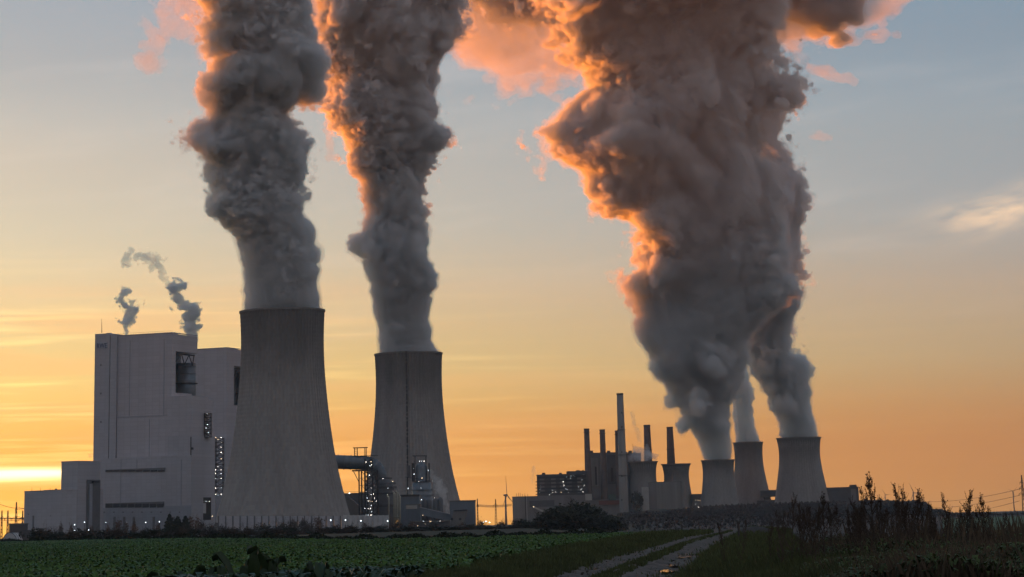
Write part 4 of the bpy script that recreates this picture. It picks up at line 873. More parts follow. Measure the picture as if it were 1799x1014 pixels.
def make_tree(style, seed, h, wd):
    """A tree of height h and half width wd at the world origin; returns its root (not yet placed)."""
    rs = np.random.RandomState(seed); root = empty({'conifer': 'conifer_tree', 'birch': 'birch_tree', 'bare': 'bare_shrub', 'bush': 'round_bush', 'oak': 'broad_tree'}[style], (0, 0, 0))
    if style == 'conifer':
        v, f = tubes_np([((0, 0, -0.5), (0, 0, h * 0.97), h * 0.018, 0.03)], 6); np_mesh('trunk', v, f, M_BARK, True, root)
        n = 1400; t = rs.rand(n) ** 1.1; rr = wd * (1 - t) ** 0.62 * (0.55 + 0.45 * rs.rand(n)) * (0.8 + 0.2 * np.sin(t * 40)); q = rs.rand(n) * 2 * pi
        v, f = quads_at(rs, np.stack([rr * np.cos(q), rr * np.sin(q), h * (0.04 + 0.96 * t)], 1), h * 0.045); np_mesh('crown', v, f, M_FOLD, False, root)
    elif style in ('birch', 'bare'):
        segs = []
        for k in range(1 if style == 'birch' else 5):
            o = np.array([rs.randn() * wd * 0.35, rs.randn() * wd * 0.35, -0.4]) if style == 'bare' else np.array([0, 0, -0.4])
            for p, q, a, b in branch_segs(rs, h * (0.95 if style == 'birch' else 0.6 + 0.4 * rs.rand()), 0.55, 3, 6, 0.011 if style == 'birch' else 0.009): segs.append((p + o, q + o, a, b))
        v, f = tubes_np(segs, 3); np_mesh('trunk', v, f, M_BIRCH if style == 'birch' else M_TWIG, False, root)
        n = 420 if style == 'birch' else 700
        v, f = leaf_cloud(rs, n, (wd * 0.85, wd * 0.85, h * 0.42), h * 0.04, (0, 0, h * (0.55 if style == 'birch' else 0.45)), 0.15); np_mesh('crown', v, f, M_FOLR if style == 'birch' else M_FOLB, False, root)
    else:
        segs = branch_segs(rs, h * 0.75, 0.6, 3, 7, 0.02, 0.05, 0.15); v, f = tubes_np(segs, 4); v[:, 2] -= 0.4; np_mesh('trunk', v, f, M_BARK, False, root)
        n = 700 if style == 'bush' else 1500
        parts = [leaf_cloud(rs, n // 2, (wd, wd, h * 0.47), h * 0.045, (0, 0, h * 0.5), 0.35)]
        for k in range(6): parts.append(leaf_cloud(rs, n // 12, (wd * 0.42, wd * 0.42, h * 0.2), h * 0.04, (rs.randn() * wd * 0.6, rs.randn() * wd * 0.6, h * (0.45 + 0.35 * rs.rand())), 0.3))
        v = np.concatenate([p[0] for p in parts]); f = np.arange(len(v)).reshape(-1, 4); v[:, 2] = np.maximum(v[:, 2], 0.0)
        np_mesh('crown', v, f, M_FOLD if style == 'bush' else M_FOLG, False, root)
    return root
PROTO = {}
def plant(style, px, py, wpx, Y, label, cat, group, var=0, pyb=None):
    """Tree whose top the photo shows at (px, py) and whose crown is wpx wide."""
    t = P(px, py, Y); zg = G(t.x, Y) - 0.2; h = max(1.5, t.z - zg); key = (style, var)
    if key not in PROTO: PROTO[key] = make_tree(style, 100 + 17 * var + len(style), 10.0, 4.0); r = PROTO[key]; used = False
    else: r = copy_tree(PROTO[key])
    r.location = (t.x, Y, zg); k = wpx * mpp(Y) / 8.0; r.scale = (k, k, h / 10.0); r.rotation_euler = (0, 0, rnd.uniform(0, 6.28))
    return tag(r, label, cat, group)
G_ST = 'trees and shrubs along the plant fence'
for i, a in enumerate(((298, 904, 34), (312, 908, 36), (326, 907, 32))):
    plant('conifer', a[0], a[1], a[2], 1850, ['tallest of three dark conifers in front of the boiler house', 'middle dark conifer of the three in front of the boiler house', 'dark conifer nearest the cooling tower, of three in front of the boiler house'][i], 'tree', G_ST, i)
for i, a in enumerate(((107, 916, 12), (125, 917, 11), (208, 909, 17), (222, 914, 12), (236, 913, 16), (190, 917, 10), (278, 915, 12), (335, 903, 17), (346, 905, 16), (160, 921, 13), (560, 905, 22), (640, 917, 12), (812, 917, 16), (724, 915, 18))):
    plant('birch', a[0], a[1], a[2], 1880, ['thin birch in front of the middle of the low hall', 'thin birch at the corner of the low hall', 'tallest rusty birch before the grey plinth of the boiler house', 'rusty birch right beside the tallest one before the plinth', 'broad rusty birch before the middle of the plinth', 'small birch at the left end of the plinth', 'rusty birch touching the left side of the dark conifers', 'tall rusty birch just behind the dark conifers', 'rusty birch between the dark conifers and the noise wall', 'small birch in front of the dark loading bay', 'broad brown birch before the right foot of the nearest tower', 'small birch before the pale noise panels', 'brown birch before the slanting pale chute', 'brown birch under the transfer house'][i], 'tree', G_ST, i % 4)
for i, a in enumerate(((355, 912, 22), (371, 918, 22), (390, 921, 18), (415, 925, 20), (496, 914, 26), (515, 909, 24), (533, 908, 20), (545, 917, 20), (590, 919, 22), (615, 921, 20), (700, 915, 26), (760, 917, 24), (780, 921, 22), (845, 912, 18), (880, 914, 22), (905, 910, 20), (922, 912, 18), (940, 914, 18))):
    plant('bare', a[0], a[1], a[2], 1860, ['bare shrub right of the dark conifers', 'second bare shrub right of the dark conifers', 'bare shrub at the left end of the noise wall', 'low bare shrub before the dark posts of the noise wall', 'bare tree right of the dark round bush', 'tall twiggy shrub before the middle of the noise wall', 'twiggy shrub left of the broad brown birch', 'low twiggy shrub left of the broad brown birch', 'bare shrub right of the broad brown birch', 'bare shrub before the first pale noise panels', 'wide bare shrub below the cream pipes', 'bare shrub under the conveyor gallery', 'bare shrub beside the slanting pale chute', 'bare tree right of the dark blue hall', 'bare tree below the lone wind turbine', 'bare tree before the end wall of the long low hall', 'bare tree between the long low hall and the thicket', 'bare tree touching the dark thicket'][i], 'shrub', G_ST, i % 5)
for i, a in enumerate(((460, 918, 34), (440, 929, 20), (575, 925, 24), (650, 924, 24), (672, 921, 26), (830, 920, 24), (855, 924, 26), (745, 926, 24), (480, 930, 22), (400, 931, 20), (520, 929, 24), (700, 927, 24), (800, 930, 24), (895, 931, 24), (618, 930, 24))):
    plant('bush', a[0], a[1], a[2], 1840, ['dark round bush in front of the nearest cooling tower', 'small dark bush left of the dark round one', 'dark bush right of the broad brown birch', 'dark bush at the foot of the lamp-lit stair tower', 'dark bush before the cream pipes', 'dark bush right of the slanting pale chute', 'dark bush below the slim mast', 'dark bush below the transfer house', 'low dark bush right of the dark round one', 'low dark bush before the left of the noise wall', 'low dark bush before the middle of the noise wall', 'low dark bush below the blue grey shed', 'low dark bush below the dark blue hall', 'low dark bush left of the thicket', 'low dark bush before the pale noise panels'][i], 'bush', G_ST, i % 4)
for i in range(64):                                                      # the unbroken low row along the fence
    a = 60 + i * 13.6 + rnd.uniform(-5, 5)
    plant('bare' if i % 3 else 'bush', a, (931 if a < 300 else 928) + rnd.uniform(-6, 5), rnd.uniform(24, 44), 900 + rnd.uniform(-60, 60), 'low brown hedge shrub before ' + next(w for lim, w in ((100, 'the low grey hall'), (135, 'the corner of the low hall'), (176, 'the loading bay'), (240, 'the left half of the boiler house plinth'), (288, 'the right half of the plinth'), (345, 'the dark conifers'), (385, 'the gateway'), (450, 'the left part of the noise wall'), (530, 'the middle of the noise wall'), (603, 'the right part of the dark-posted noise wall'), (690, 'the pale noise panels'), (740, 'the blue grey shed and cream pipes'), (792, 'the conveyor gallery'), (836, 'the dark blue hall'), (900, 'the switchyard gap'), (2000, 'the long low hall and the thicket')) if a < lim), 'shrub', 'hedge row along the field edge', i % 5)
for i, a in enumerate(((985, 887, 60), (1012, 880, 62), (957, 899, 52), (1040, 889, 56), (935, 915, 44), (1068, 905, 48), (1000, 903, 60), (1085, 918, 36), (970, 912, 60), (1050, 908, 50), (922, 926, 34))):
    plant('oak', a[0], a[1], a[2], 1350 + (i % 4) * 12, ['rounded dark tree left of the highest one in the thicket', 'highest dark tree of the thicket between the plants', 'dark tree on the left shoulder of the thicket', 'dark tree right of the highest one in the thicket', 'low dark tree on the left flank of the thicket', 'brownish tree on the right flank of the thicket', 'dark tree low in the middle of the thicket', 'small brownish tree at the right foot of the thicket', 'dark tree low on the left half of the thicket', 'dark tree low on the right half of the thicket', 'small dark tree at the left foot of the thicket'][i], 'tree', 'dark thicket between the plants', i % 4)
plant('oak', 1119, 864, 22, YC - 80, 'dark tree between the tallest chimney and the pale pier', 'tree', None, 1)
def mass(name, pts, Y, dy, mat, size, n, seed, trunks=False):
    """Far wood or scrub that reads as one mass: clumps under a top line [(px, top row)] down to the ground."""
    rs = np.random.RandomState(seed); t = np.array(pts, float); px = rs.uniform(t[0, 0], t[-1, 0], n); top = np.interp(px, t[:, 0], t[:, 1]); out = []
    for a, b in zip(px, top):
        y = Y + rs.rand() * dy; p = P(a, b, y); g = G(p.x, y); u = rs.rand() ** 0.6; bump = 1 + 0.10 * sin(a * 0.9) * sin(a * 0.23 + 1)
        out.append((p.x, y, g + max(0.5, (p.z - g) * bump) * u))
    v, f = quads_at(rs, np.array(out), size); return tag(np_mesh(name, v, f, mat), kind='stuff')
mass('embankment_scrub', [(1085, 903), (1110, 900), (1160, 900), (1200, 894), (1235, 890), (1300, 887), (1400, 883.5), (1460, 882), (1515, 882)], 3330, 140, M_SCRUB, 1.1, 46000, 3)
mass('distant_wood', [(1455, 888), (1500, 883.5), (1520, 880), (1560, 881), (1590, 882.5), (1615, 881), (1628, 885), (1638, 896), (1644, 906)], 2900, 250, M_WOOD, 1.7, 26000, 4)
mass('far_hedge', [(1630, 900), (1640, 896), (1650, 895.5), (1660, 899), (1668, 903), (1690, 903.5), (1720, 902), (1760, 906), (1799, 905.5), (1840, 905)], 3050, 60, M_WOOD, 2.4, 4500, 5)

mass('field_hedge', [(1085, 908), (1130, 907), (1200, 908.5), (1300, 905), (1400, 903), (1500, 902), (1560, 904)], 2100, 30, M_SCRUB, 1.2, 3500, 8)
rs = np.random.RandomState(9); a = rs.uniform(-10, 1085, 16000); ed = np.interp(a, [0, 300, 600, 840, 1100], [655, 425, 200, 190, 186]); out = []
for px, e in zip(a, ed):
    y = e + rs.rand() * 25 * e / 200; x = P(px, 940, y).x; out.append((x, y, G(x, y) + rs.rand() ** 1.5 * (0.10 + 0.62 * min(1, e / 420)) * (1 + 0.5 * sin(px * 0.11) * sin(px * 0.031))))
v, f = quads_at(rs, np.array(out), 1.0); cen = np.repeat(np.array(out), 4, 0); v = cen + (v - cen) * np.repeat(0.10 * ed / 200, 4)[:, None]
tag(np_mesh('field_margin_weeds', v, f, M_FOLD), kind='stuff')
# ------------------------------------------------------------------ the crop and the track verges
def leaves_np(rs, x, y, z, ln, wd, rise, mat_shift=None):
    """Bent leaf blades: base, middle, tip, two quads each."""
    n = len(x); q = rs.rand(n) * 2 * pi; dx, dy = np.cos(q), np.sin(q); ux, uy = -dy, dx
    v = np.zeros((n, 6, 3))
    for k, (t, w_, zz) in enumerate(((0.05, 0.25, 0.05), (0.55, 1.0, 0.85), (1.0, 0.22, 0.75))):
        cx, cyy, cz = x + dx * ln * t, y + dy * ln * t, z + rise * zz + (rs.rand(n) - 0.5) * rise * 0.3 * (t > 0.3)
        for s_ in (0, 1): v[:, 2 * k + s_] = np.stack([cx + ux * wd * w_ * (s_ - 0.5), cyy + uy * wd * w_ * (s_ - 0.5), cz + (rs.rand(n) - 0.5) * wd * 0.25], -1)
    b = np.arange(n) * 6; f = np.concatenate([np.stack([b, b + 1, b + 3, b + 2], 1), np.stack([b + 2, b + 3, b + 5, b + 4], 1)])
    return v.reshape(-1, 3), f
def scatter(rs, n, y0, y1, left, right, power=2.0):
    """Positions with density falling off with distance (about even in the picture)."""
    y = 1 / (1 / y1 + (1 / y0 - 1 / y1) * rs.rand(n)); l = np.array([left(a) for a in y]); r = np.array([right(a) for a in y]); return l + (r - l) * rs.rand(n), y
rs = np.random.RandomState(21)
x, y = scatter(rs, 85000, 46, 640, field_left, lambda a: field_right(a) - 0.5 if a < 178 else far_edge_x(a))
row = np.round(x / 0.5) * 0.5 + rs.randn(len(x)) * 0.07; x = np.where(y < 160, row, x)
k = np.maximum(1.0, y / 110) * (0.7 + 0.6 * rs.rand(len(x)))
gap = np.sin(x * 0.31 + y * 0.05) * np.sin(y * 0.12 + 2) + 0.4 * rs.randn(len(x)); keep = gap > -0.9; x, y, k = x[keep], y[keep], k[keep]
parts = []
for j in range(3):
    xx, yy = x + rs.randn(len(x)) * 0.08, y + rs.randn(len(x)) * 0.2
    parts.append(leaves_np(rs, xx, yy, gz(xx, yy), 0.17 * k, 0.085 * k, 0.22 * np.minimum(k, 1.2) * (0.5 + 0.7 * rs.rand(len(x)))))
v = np.concatenate([p[0] for p in parts]); o = 0; fs = []
for p in parts: fs.append(p[1] + o); o += len(p[0])
tag(np_mesh('crop_leaves', v, np.concatenate(fs), M_LEAF), kind='stuff')
def blades(rs, x, y, z, h, wd, lean=0.35):
    n = len(x); q = rs.rand(n) * 2 * pi; a = rs.rand(n) * 2 * pi; dx, dy = np.cos(q) * wd, np.sin(q) * wd; lx, ly = np.cos(a) * lean * h, np.sin(a) * lean * h
    v = np.stack([np.stack([x - dx, y - dy, z - 0.02], -1), np.stack([x + dx, y + dy, z - 0.02], -1), np.stack([x + dx * 0.6 + lx * 0.4, y + dy * 0.6 + ly * 0.4, z + h * 0.6], -1), np.stack([x + lx, y + ly, z + h], -1)], 1).reshape(-1, 3)
    return v, np.arange(4 * n).reshape(n, 4)
rs = np.random.RandomState(22)
x, y = scatter(rs, 42000, 30, 190, lambda a: field_right(a) - 0.7, lambda a: road_x(a) - 1.15)
v1, f1 = blades(rs, x, y, gz(x, y), (0.10 + 0.14 * rs.rand(len(x))) * np.maximum(1, y / 120), 0.012 * np.maximum(1, y / 40))
x, y = scatter(rs, 7000, 30, 190, lambda a: road_x(a) - 0.2, lambda a: road_x(a) + 0.2)
v2, f2 = blades(rs, x, y, gz(x, y) + 0.10, 0.05 + 0.07 * rs.rand(len(x)), 0.012 * np.maximum(1, y / 40))
x, y = scatter(rs, 30000, 26, 200, lambda a: road_x(a) + 1.2, lambda a: road_x(a) + 4.2)
v3, f3 = blades(rs, x, y, gz(x, y), (0.10 + 0.2 * rs.rand(len(x))) * np.maximum(1, y / 120), 0.012 * np.maximum(1, y / 40))
x, y = scatter(rs, 7000, 30, 190, lambda a: road_x(a) - 1.6, lambda a: road_x(a) + 1.6); k_ = np.sin(x * 2.1 + y * 0.33) + np.sin(y * 0.71) + rs.randn(len(x)) * 0.5 > 1.55; x, y = x[k_], y[k_]
v4, f4 = blades(rs, x, y, gz(x, y) + 0.05, 0.03 + 0.07 * rs.rand(len(x)), 0.012 * np.maximum(1, y / 40))
tag(np_mesh('verge_grass', np.concatenate([v1, v2, v3, v4]), np.concatenate([f1, f2 + len(v1), f3 + len(v1) + len(v2), f4 + len(v1) + len(v2) + len(v3)]), M_GRASS), kind='stuff')
x, y = scatter(rs, 900, 38, 180, lambda a: road_x(a) - 1.5, lambda a: road_x(a) + 1.5); v, f = quads_at(rs, np.stack([x, y, gz(x, y) + 0.06], -1), 0.035)
tag(np_mesh('track_clods', v, f, M_TRACK), kind='stuff')
# leafy herbs that cover the bank
rs = np.random.RandomState(23); HX = lambda a: road_x(a) + 2.6
def bank_h(x, y): return (0.27 + 0.12 * np.sin(x * 1.7 + y * 0.6) * np.sin(x * 0.7 - y * 0.31)) * np.clip((x - np.interp(y, ROAD[:, 1], ROAD[:, 0]) - 1.8) / 2.2, 0.15, 1)
x, y = scatter(rs, 75000, 24, 54, HX, lambda a: 0.235 * a + 3); hh = bank_h(x, y); u = rs.rand(len(x)) ** 0.5
v1, f1 = leaves_np(rs, x, y, gz(x, y) + hh * u, 0.085 * (0.4 + rs.rand(len(x))), 0.036 * (0.4 + rs.rand(len(x))), 0.05)
tag(np_mesh('bank_herbs', v1, f1, M_HERB), kind='stuff')
x, y = scatter(rs, 45000, 24, 56, HX, lambda a: 0.235 * a + 3); hh = bank_h(x, y)
v2, f2 = blades(rs, x, y, gz(x, y), hh * (0.7 + 0.7 * rs.rand(len(x))), 0.006 + 0.005 * rs.rand(len(x)), 0.35)
x, y = scatter(rs, 3800, 30, 52, lambda a: road_x(a) + 4.0, lambda a: 0.235 * a + 3); k_ = np.sin(x * 0.9) + 0.8 * np.sin(y * 0.5 + x * 0.3) + rs.randn(len(x)) * 0.7 > -0.1; x, y = x[k_], y[k_]
v3, f3 = blades(rs, x, y, gz(x, y), 0.35 + 0.42 * rs.rand(len(x)), 0.006, 0.2); v2, f2 = np.concatenate([v2, v3]), np.concatenate([f2, f3 + len(v2)])
tag(np_mesh('dry_bank_grass', v2, f2, M_HERB2), kind='stuff')
# broad-leaved plants in front, near the camera
def leaf_mesh(rs, name, ln, wd):
    v = []; n = 5
    for k in range(n + 1):
        t = k / n; w_ = wd * (sin(pi * min(1, t * 0.9 + 0.08)) ** 0.7) * (0.35 + 0.65 * min(1, t * 2.2)); z = ln * (0.85 * sin(t * 1.9)); xx = ln * (t * 0.75)
        for s_ in (-1, 0, 1): v.append((xx, s_ * w_ / 2 * (0.7 + 0.6 * rs.rand()), z + (0.10 * ln * abs(s_)) * (0.6 + 0.8 * rs.rand()) * (1 if t > 0.2 else 0.2)))
    f = [(3 * k + a, 3 * k + a + 1, 3 * k + a + 4, 3 * k + a + 3) for k in range(n) for a in (0, 1)]
    me = bpy.data.meshes.new(name); me.from_pydata(v, [], f); me.materials.append(M_BEET); me.polygons.foreach_set('use_smooth', [True] * len(f)); return me
rs = np.random.RandomState(31); LM = [leaf_mesh(rs, 'leaf', 0.42 + 0.1 * i, 0.11 + 0.02 * i) for i in range(4)]
def beet(x, y, sc, label):
    root = empty('beet_plant', (x, y, G(x, y)), label, 'plant', 'broad-leaved plants at the near edge of the crop')
    for j in range(11):
        o = bpy.data.objects.new('leaf', LM[rs.randint(4)]); C.objects.link(o); o.parent = root
        s_ = sc * (0.7 + 0.55 * rs.rand()); o.scale = (s_, s_, s_ * (0.8 + 0.5 * rs.rand())); o.rotation_euler = (rs.randn() * 0.2, -0.25 + rs.randn() * 0.25, j * 0.72 + rs.rand() * 0.8)
bx = [(12, 33, 0.8), (55, 31, 0.9), (95, 30, 1.0), (130, 29, 1.05), (160, 29, 1.2), (190, 30, 1.0), (228, 29, 1.2), (255, 29.5, 1.1), (290, 29, 1.15), (318, 30, 1.05), (345, 28.5, 1.3), (375, 29, 1.25), (398, 28, 1.5), (425, 29, 1.4), (452, 28, 1.45), (480, 28.5, 1.5), (505, 28, 1.35), (530, 29, 1.3), (560, 28.5, 1.35), (590, 29.5, 1.15), (618, 30, 1.0), (648, 31, 0.9), (680, 32, 0.8), (75, 27.5, 0.8), (215, 27, 0.95), (330, 27, 1.1), (412, 26.5, 1.1), (465, 26.5, 1.15), (545, 27, 1.0), (605, 27.5, 0.9)]
BL = ['at the left edge of the frame', 'beside the leftmost one', 'under the middle of the low hall', 'under the corner of the low hall', 'under the loading bay', 'under the left end of the plinth', 'under the tallest rusty birch', 'under the middle of the plinth', 'under the dark conifers, left side', 'under the dark conifers, right side', 'under the tall stair tower', 'under the left end of the noise wall', 'before the left foot of the nearest tower, standing high', 'before the nearest tower, left of the dark round bush', 'straight below the dark round bush', 'with the tallest leaves, below the nearest tower', 'right of the one with the tallest leaves', 'below the middle of the noise wall', 'below the broad brown birch', 'below the right foot of the nearest tower', 'below the first pale noise panels', 'below the lamp-lit stair tower', 'last one before the grass verge', 'low in front near the left edge', 'low in front, under the rusty birches', 'low in front, under the conifers', 'low in front, under the left foot of the tower', 'low in front, under the dark round bush', 'low in front, under the broad brown birch', 'low in front, nearest the grass verge']
for (px, d, sc), l in zip(bx, BL): beet(P(px, 1000, d).x, d, sc * 0.46, 'dark broad-leaved plant ' + l)
x, y = scatter(rs, 16000, 24.5, 42, lambda a: -0.215 * a - 1, lambda a: field_right(a) - 0.2)
v1, f1 = leaves_np(rs, x, y, gz(x, y) + 0.34 * rs.rand(len(x)) * (1.2 - (y - 24) / 30), 0.17 * (0.5 + rs.rand(len(x))), 0.075 * (0.5 + rs.rand(len(x))), 0.14)
tag(np_mesh('beet_leaf_cover', v1, f1, M_BEET), kind='stuff')
# tall dry weeds on the bank
def weed_mesh(seed, h, style):
    rs = np.random.RandomState(seed); segs = []; heads = []
    p = np.zeros(3); d = np.array([rs.randn() * 0.04, rs.randn() * 0.04, 1.0]); n = 12; pts = [p]
    for k in range(n): d = d + rs.randn(3) * 0.035; d[2] = 1.0; p = p + d * h / n; pts.append(p)
    for k in range(n): segs.append((pts[k], pts[k + 1], 0.0085 * (1 - 0.7 * k / n), 0.0085 * (1 - 0.7 * (k + 1) / n)))
    for k in range(3, n + 1):
        for _ in range(3 if k < 8 else 5):
            a = rs.rand() * 2 * pi; t = k / n; L = h * (0.34 * (1.05 - t) + 0.03) * (0.6 + 0.7 * rs.rand()); s0 = pts[k] - (pts[k] - pts[k - 1]) * rs.rand()
            e = s0 + np.array([cos(a) * L * 0.55, sin(a) * L * 0.55, L * (0.95 if style else 0.8)]); mid = s0 + (e - s0) * 0.5 + np.array([cos(a), sin(a), -0.4]) * L * 0.08
            segs.append((s0, mid, 0.0045, 0.0036)); segs.append((mid, e, 0.0036, 0.0022))
            for j in range(4 if k < 9 else 6):
                u = rs.rand(); q = (mid + (e - mid) * u) + rs.randn(3) * 0.008; heads.append(q)
                if rs.rand() < 0.3:
                    b = q + np.array([rs.randn() * 0.02, rs.randn() * 0.02, 0.05 + 0.03 * rs.rand()]); segs.append((q, b, 0.0025, 0.0015)); heads += [b, (q + b) / 2]
    for k in range(50 if style else 30): u = rs.rand() * 0.28; i = n - 1 - int(u * n); heads.append(pts[max(i, 0)] + rs.randn(3) * np.array([0.014, 0.014, 0.02]))
    v, f = tubes_np(segs, 3)
    hv, hf = quads_at(rs, np.array(heads), 0.011 if style else 0.009)
    return v, f, hv, hf
WP = []
for i in range(7):
    v, f, hv, hf = weed_mesh(50 + i, 1.0, i % 2); root = empty('dry_weed', (0, 0, -50)); np_mesh('stalk', v, f, M_WEED, False, root); np_mesh('seed_heads', hv, hf, M_WEED, False, root)['kind'] = 'stuff'; WP.append(root)
rw = random.Random(11); used = set()
def weed(px, py, Y, var, label):
    t = P(px, py, Y); zg = G(t.x, Y); h = t.z - zg
    r = copy_tree(WP[var]) if var in used else WP[var]; used.add(var)
    r.location = (t.x, Y, zg); w_ = h * (0.75 + 0.3 * rw.random()); r.scale = (w_, w_, h); r.rotation_euler = (0, 0, rw.random() * 6.28); tag(r, label, 'weed', 'tall dry weeds on the bank')
WL = [(1384, 876, 37, 'tall dry weed before the standing-apart old tower, left of two'), (1444, 877, 37, 'dry weed before the right edge of the standing-apart old tower'), (1372, 905, 38, 'low dry weed left of the one before the standing-apart tower'), (1400, 892, 36, 'dry weed just right of the one before the standing-apart tower'), (1430, 900, 37, 'low dry weed between the two before the standing-apart tower'), (1457, 890, 36, 'dry weed right under the flat roofed hall, left part'), (1492, 896, 38, 'dry weed below the right end of the flat roofed hall'), (1509, 880, 36, 'thick dry weed left of the tallest weed'), (1529, 845, 36, 'tallest dry weed on the bank, with upright seed heads'), (1522, 865, 37, 'dry weed leaning against the tallest weed'), (1551, 884, 36, 'dark dry weed right of the tallest one'), (1540, 895, 38, 'low dry weed just right of the tallest one'), (1581, 859, 36, 'second tallest dry weed, in the middle of the distant wood'), (1574, 885, 37, 'dry weed left of the second tallest'), (1596, 861, 36, 'dry weed right next to the second tallest'), (1611, 874, 37, 'dry weed before the larger wind turbine'), (1620, 868, 36, 'dry weed before the rounded end of the distant wood'), (1632, 890, 37, 'dry weed at the right end of the distant wood'), (1664, 876, 36, 'lone dry weed before the far meadow, left one'), (1691, 870, 36, 'tall dry weed before the far meadow'), (1683, 896, 37, 'low dry weed left of the tall one before the meadow'), (1707, 892, 37, 'dry weed right of the tall one before the meadow'), (1723, 878, 36, 'dry weed with bushy head before the far meadow'), (1735, 905, 38, 'low dry weed right of the bushy headed one'), (1768, 906, 38, 'low dry weed nearest the pylon'), (1480, 908, 38, 'low reddish weed below the flat roofed hall'), (1652, 903, 38, 'low dry weed left of the lone meadow one'), (1565, 905, 35, 'low dry weed below the second tallest'), (1604, 900, 35, 'low dry weed below the larger wind turbine'), (1500, 905, 35, 'low dry weed below the thick dark one'), (1535, 915, 34, 'low dry weed at the foot of the tallest one'), (1640, 912, 35, 'low dry weed under the rounded end of the wood'), (1297, 917, 46, 'thin dry weed standing alone near the track'), (1274, 925, 48, 'short dry weed nearest the track'), (1350, 918, 40, 'short dry weed left of the ones before the old tower'), (1420, 912, 35, 'short dry weed in front of the standing-apart tower')]
for i, (a, b, Y, l) in enumerate(WL): weed(a, b, Y, i % 7, l)
WH = 'thin dry stalk in the dense dark clump of weeds below the distant wood'
for i in range(34):
    a = rw.gauss(1570, 85); weed(a, rw.uniform(893, 922), rw.uniform(34, 41), i % 7, WH)
# earth heap behind the bank
hp = P(1325, 936, 150); v = []; n = 14
for k in range(7):
    t = k / 6; r = 1.55 * (1 - t) ** 0.7
    for j in range(n): q = 2 * pi * j / n; v.append((hp.x + r * cos(q) * (1 + 0.12 * sin(3 * q + k)), 150 + r * sin(q), G(hp.x, 150) - 0.2 + (P(1325, 925, 150).z - G(hp.x, 150) + 0.2) * sin(t * pi / 2)))
o = MB().add(v, [(k * n + j, k * n + (j + 1) % n, (k + 1) * n + (j + 1) % n, (k + 1) * n + j) for k in range(6) for j in range(n)], True).build('earth_heap', M_BARK, None, (hp.x, 150, G(hp.x, 150))); tag(o, 'small rounded dark earth heap behind the leafy bank', 'heap')
fp = P(1297, 916, 120); o = MB().bar((fp.x, 120, G(fp.x, 120) - 0.1), (fp.x, 120, fp.z), 0.05).box((fp.x, 120, fp.z - 0.12), (0.16, 0.12, 0.12)).build('field_post', M_BARK, None, (fp.x, 120, G(fp.x, 120))); tag(o, 'slim wooden marker post beside the track', 'post')
#@@PLUMES
# ------------------------------------------------------------------ steam
def cubic_up(a, n, cell, off):
    """Upsamples axis 0 of lattice a to n samples, `cell` samples per lattice step (uniform cubic B-spline)."""
    t = (np.arange(n) / cell + off).astype(np.float32); i = np.floor(t).astype(int); f = (t - i).astype(np.float32)
    w_ = ((1 - f) ** 3 / 6, (3 * f ** 3 - 6 * f ** 2 + 4) / 6, (-3 * f ** 3 + 3 * f ** 2 + 3 * f + 1) / 6, f ** 3 / 6)
    sh = (n,) + (1,) * (a.ndim - 1)
    return sum(np.take(a, i + k, axis=0) * w_[k].reshape(sh) for k in range(4))
def vnoise(rs, shape, cell):
    """Smooth value noise of unit variance; cell = (x, y, z) samples per lattice step."""
    cs = cell if isinstance(cell, (tuple, list)) else (cell,) * 3
    a = rs.standard_normal([int(n / c) + 6 for n, c in zip(shape, cs)]).astype(np.float32)
    for ax in range(3):
        a = np.moveaxis(cubic_up(np.ascontiguousarray(np.moveaxis(a, ax, 0)), shape[ax], cs[ax], rs.random()), 0, ax)
    return a * 2.6
def surface_nets(Fv):
    """Quads of the surface Fv = 0 (inside > 0): vertices in index space, faces m x 4."""
    ins = Fv > 0; sh = Fv.shape
    c = ins[:-1, :-1, :-1].astype(np.uint8)
    corners = [(i, j, k) for i in (0, 1) for j in (0, 1) for k in (0, 1)]
    cnt = np.zeros([n - 1 for n in sh], np.uint8)
    for i, j, k in corners: cnt += ins[i:sh[0] - 1 + i, j:sh[1] - 1 + j, k:sh[2] - 1 + k]
    act = np.argwhere((cnt > 0) & (cnt < 8))
    idx = np.full(cnt.shape, -1, np.int32); idx[tuple(act.T)] = np.arange(len(act))
    vals = {q: Fv[act[:, 0] + q[0], act[:, 1] + q[1], act[:, 2] + q[2]] for q in corners}
    acc = np.zeros((len(act), 3), np.float32); num = np.zeros(len(act), np.float32)
    for q in corners:
        for ax in range(3):
            if q[ax]: continue
            r = list(q); r[ax] = 1; r = tuple(r); a, b = vals[q], vals[r]
            cr = (a > 0) != (b > 0); t = np.where(cr, a / np.where(cr, a - b, 1), 0)
            p = np.tile(np.array(q, np.float32), (len(act), 1)); p[:, ax] += t
            acc += p * cr[:, None]; num += cr
    verts = act + acc / num[:, None]
    faces = []
    for ax in range(3):
        o1, o2 = (ax + 1) % 3, (ax + 2) % 3
        s0 = [slice(1, n - 1) for n in sh]; s0[ax] = slice(0, sh[ax] - 1); s1 = list(s0); s1[ax] = slice(1, sh[ax])
        a, b = ins[tuple(s0)], ins[tuple(s1)]
        e = np.argwhere(a != b); st_ = a[tuple(e.T)]
        e = e + np.array([0 if d == ax else 1 for d in range(3)])
        def cell_(d1, d2):
            q = e.copy(); q[:, o1] += d1; q[:, o2] += d2; return idx[tuple(q.T)]
        q = np.stack([cell_(-1, -1), cell_(0, -1), cell_(0, 0), cell_(-1, 0)], 1)
        q[~st_] = q[~st_][:, ::-1]; faces.append(q)
    return verts, np.concatenate(faces)

def interp(tbl, y):
    t = np.array(sorted(tbl)); return [np.interp(y, t[:, 0], t[:, k]) for k in range(1, t.shape[1])]

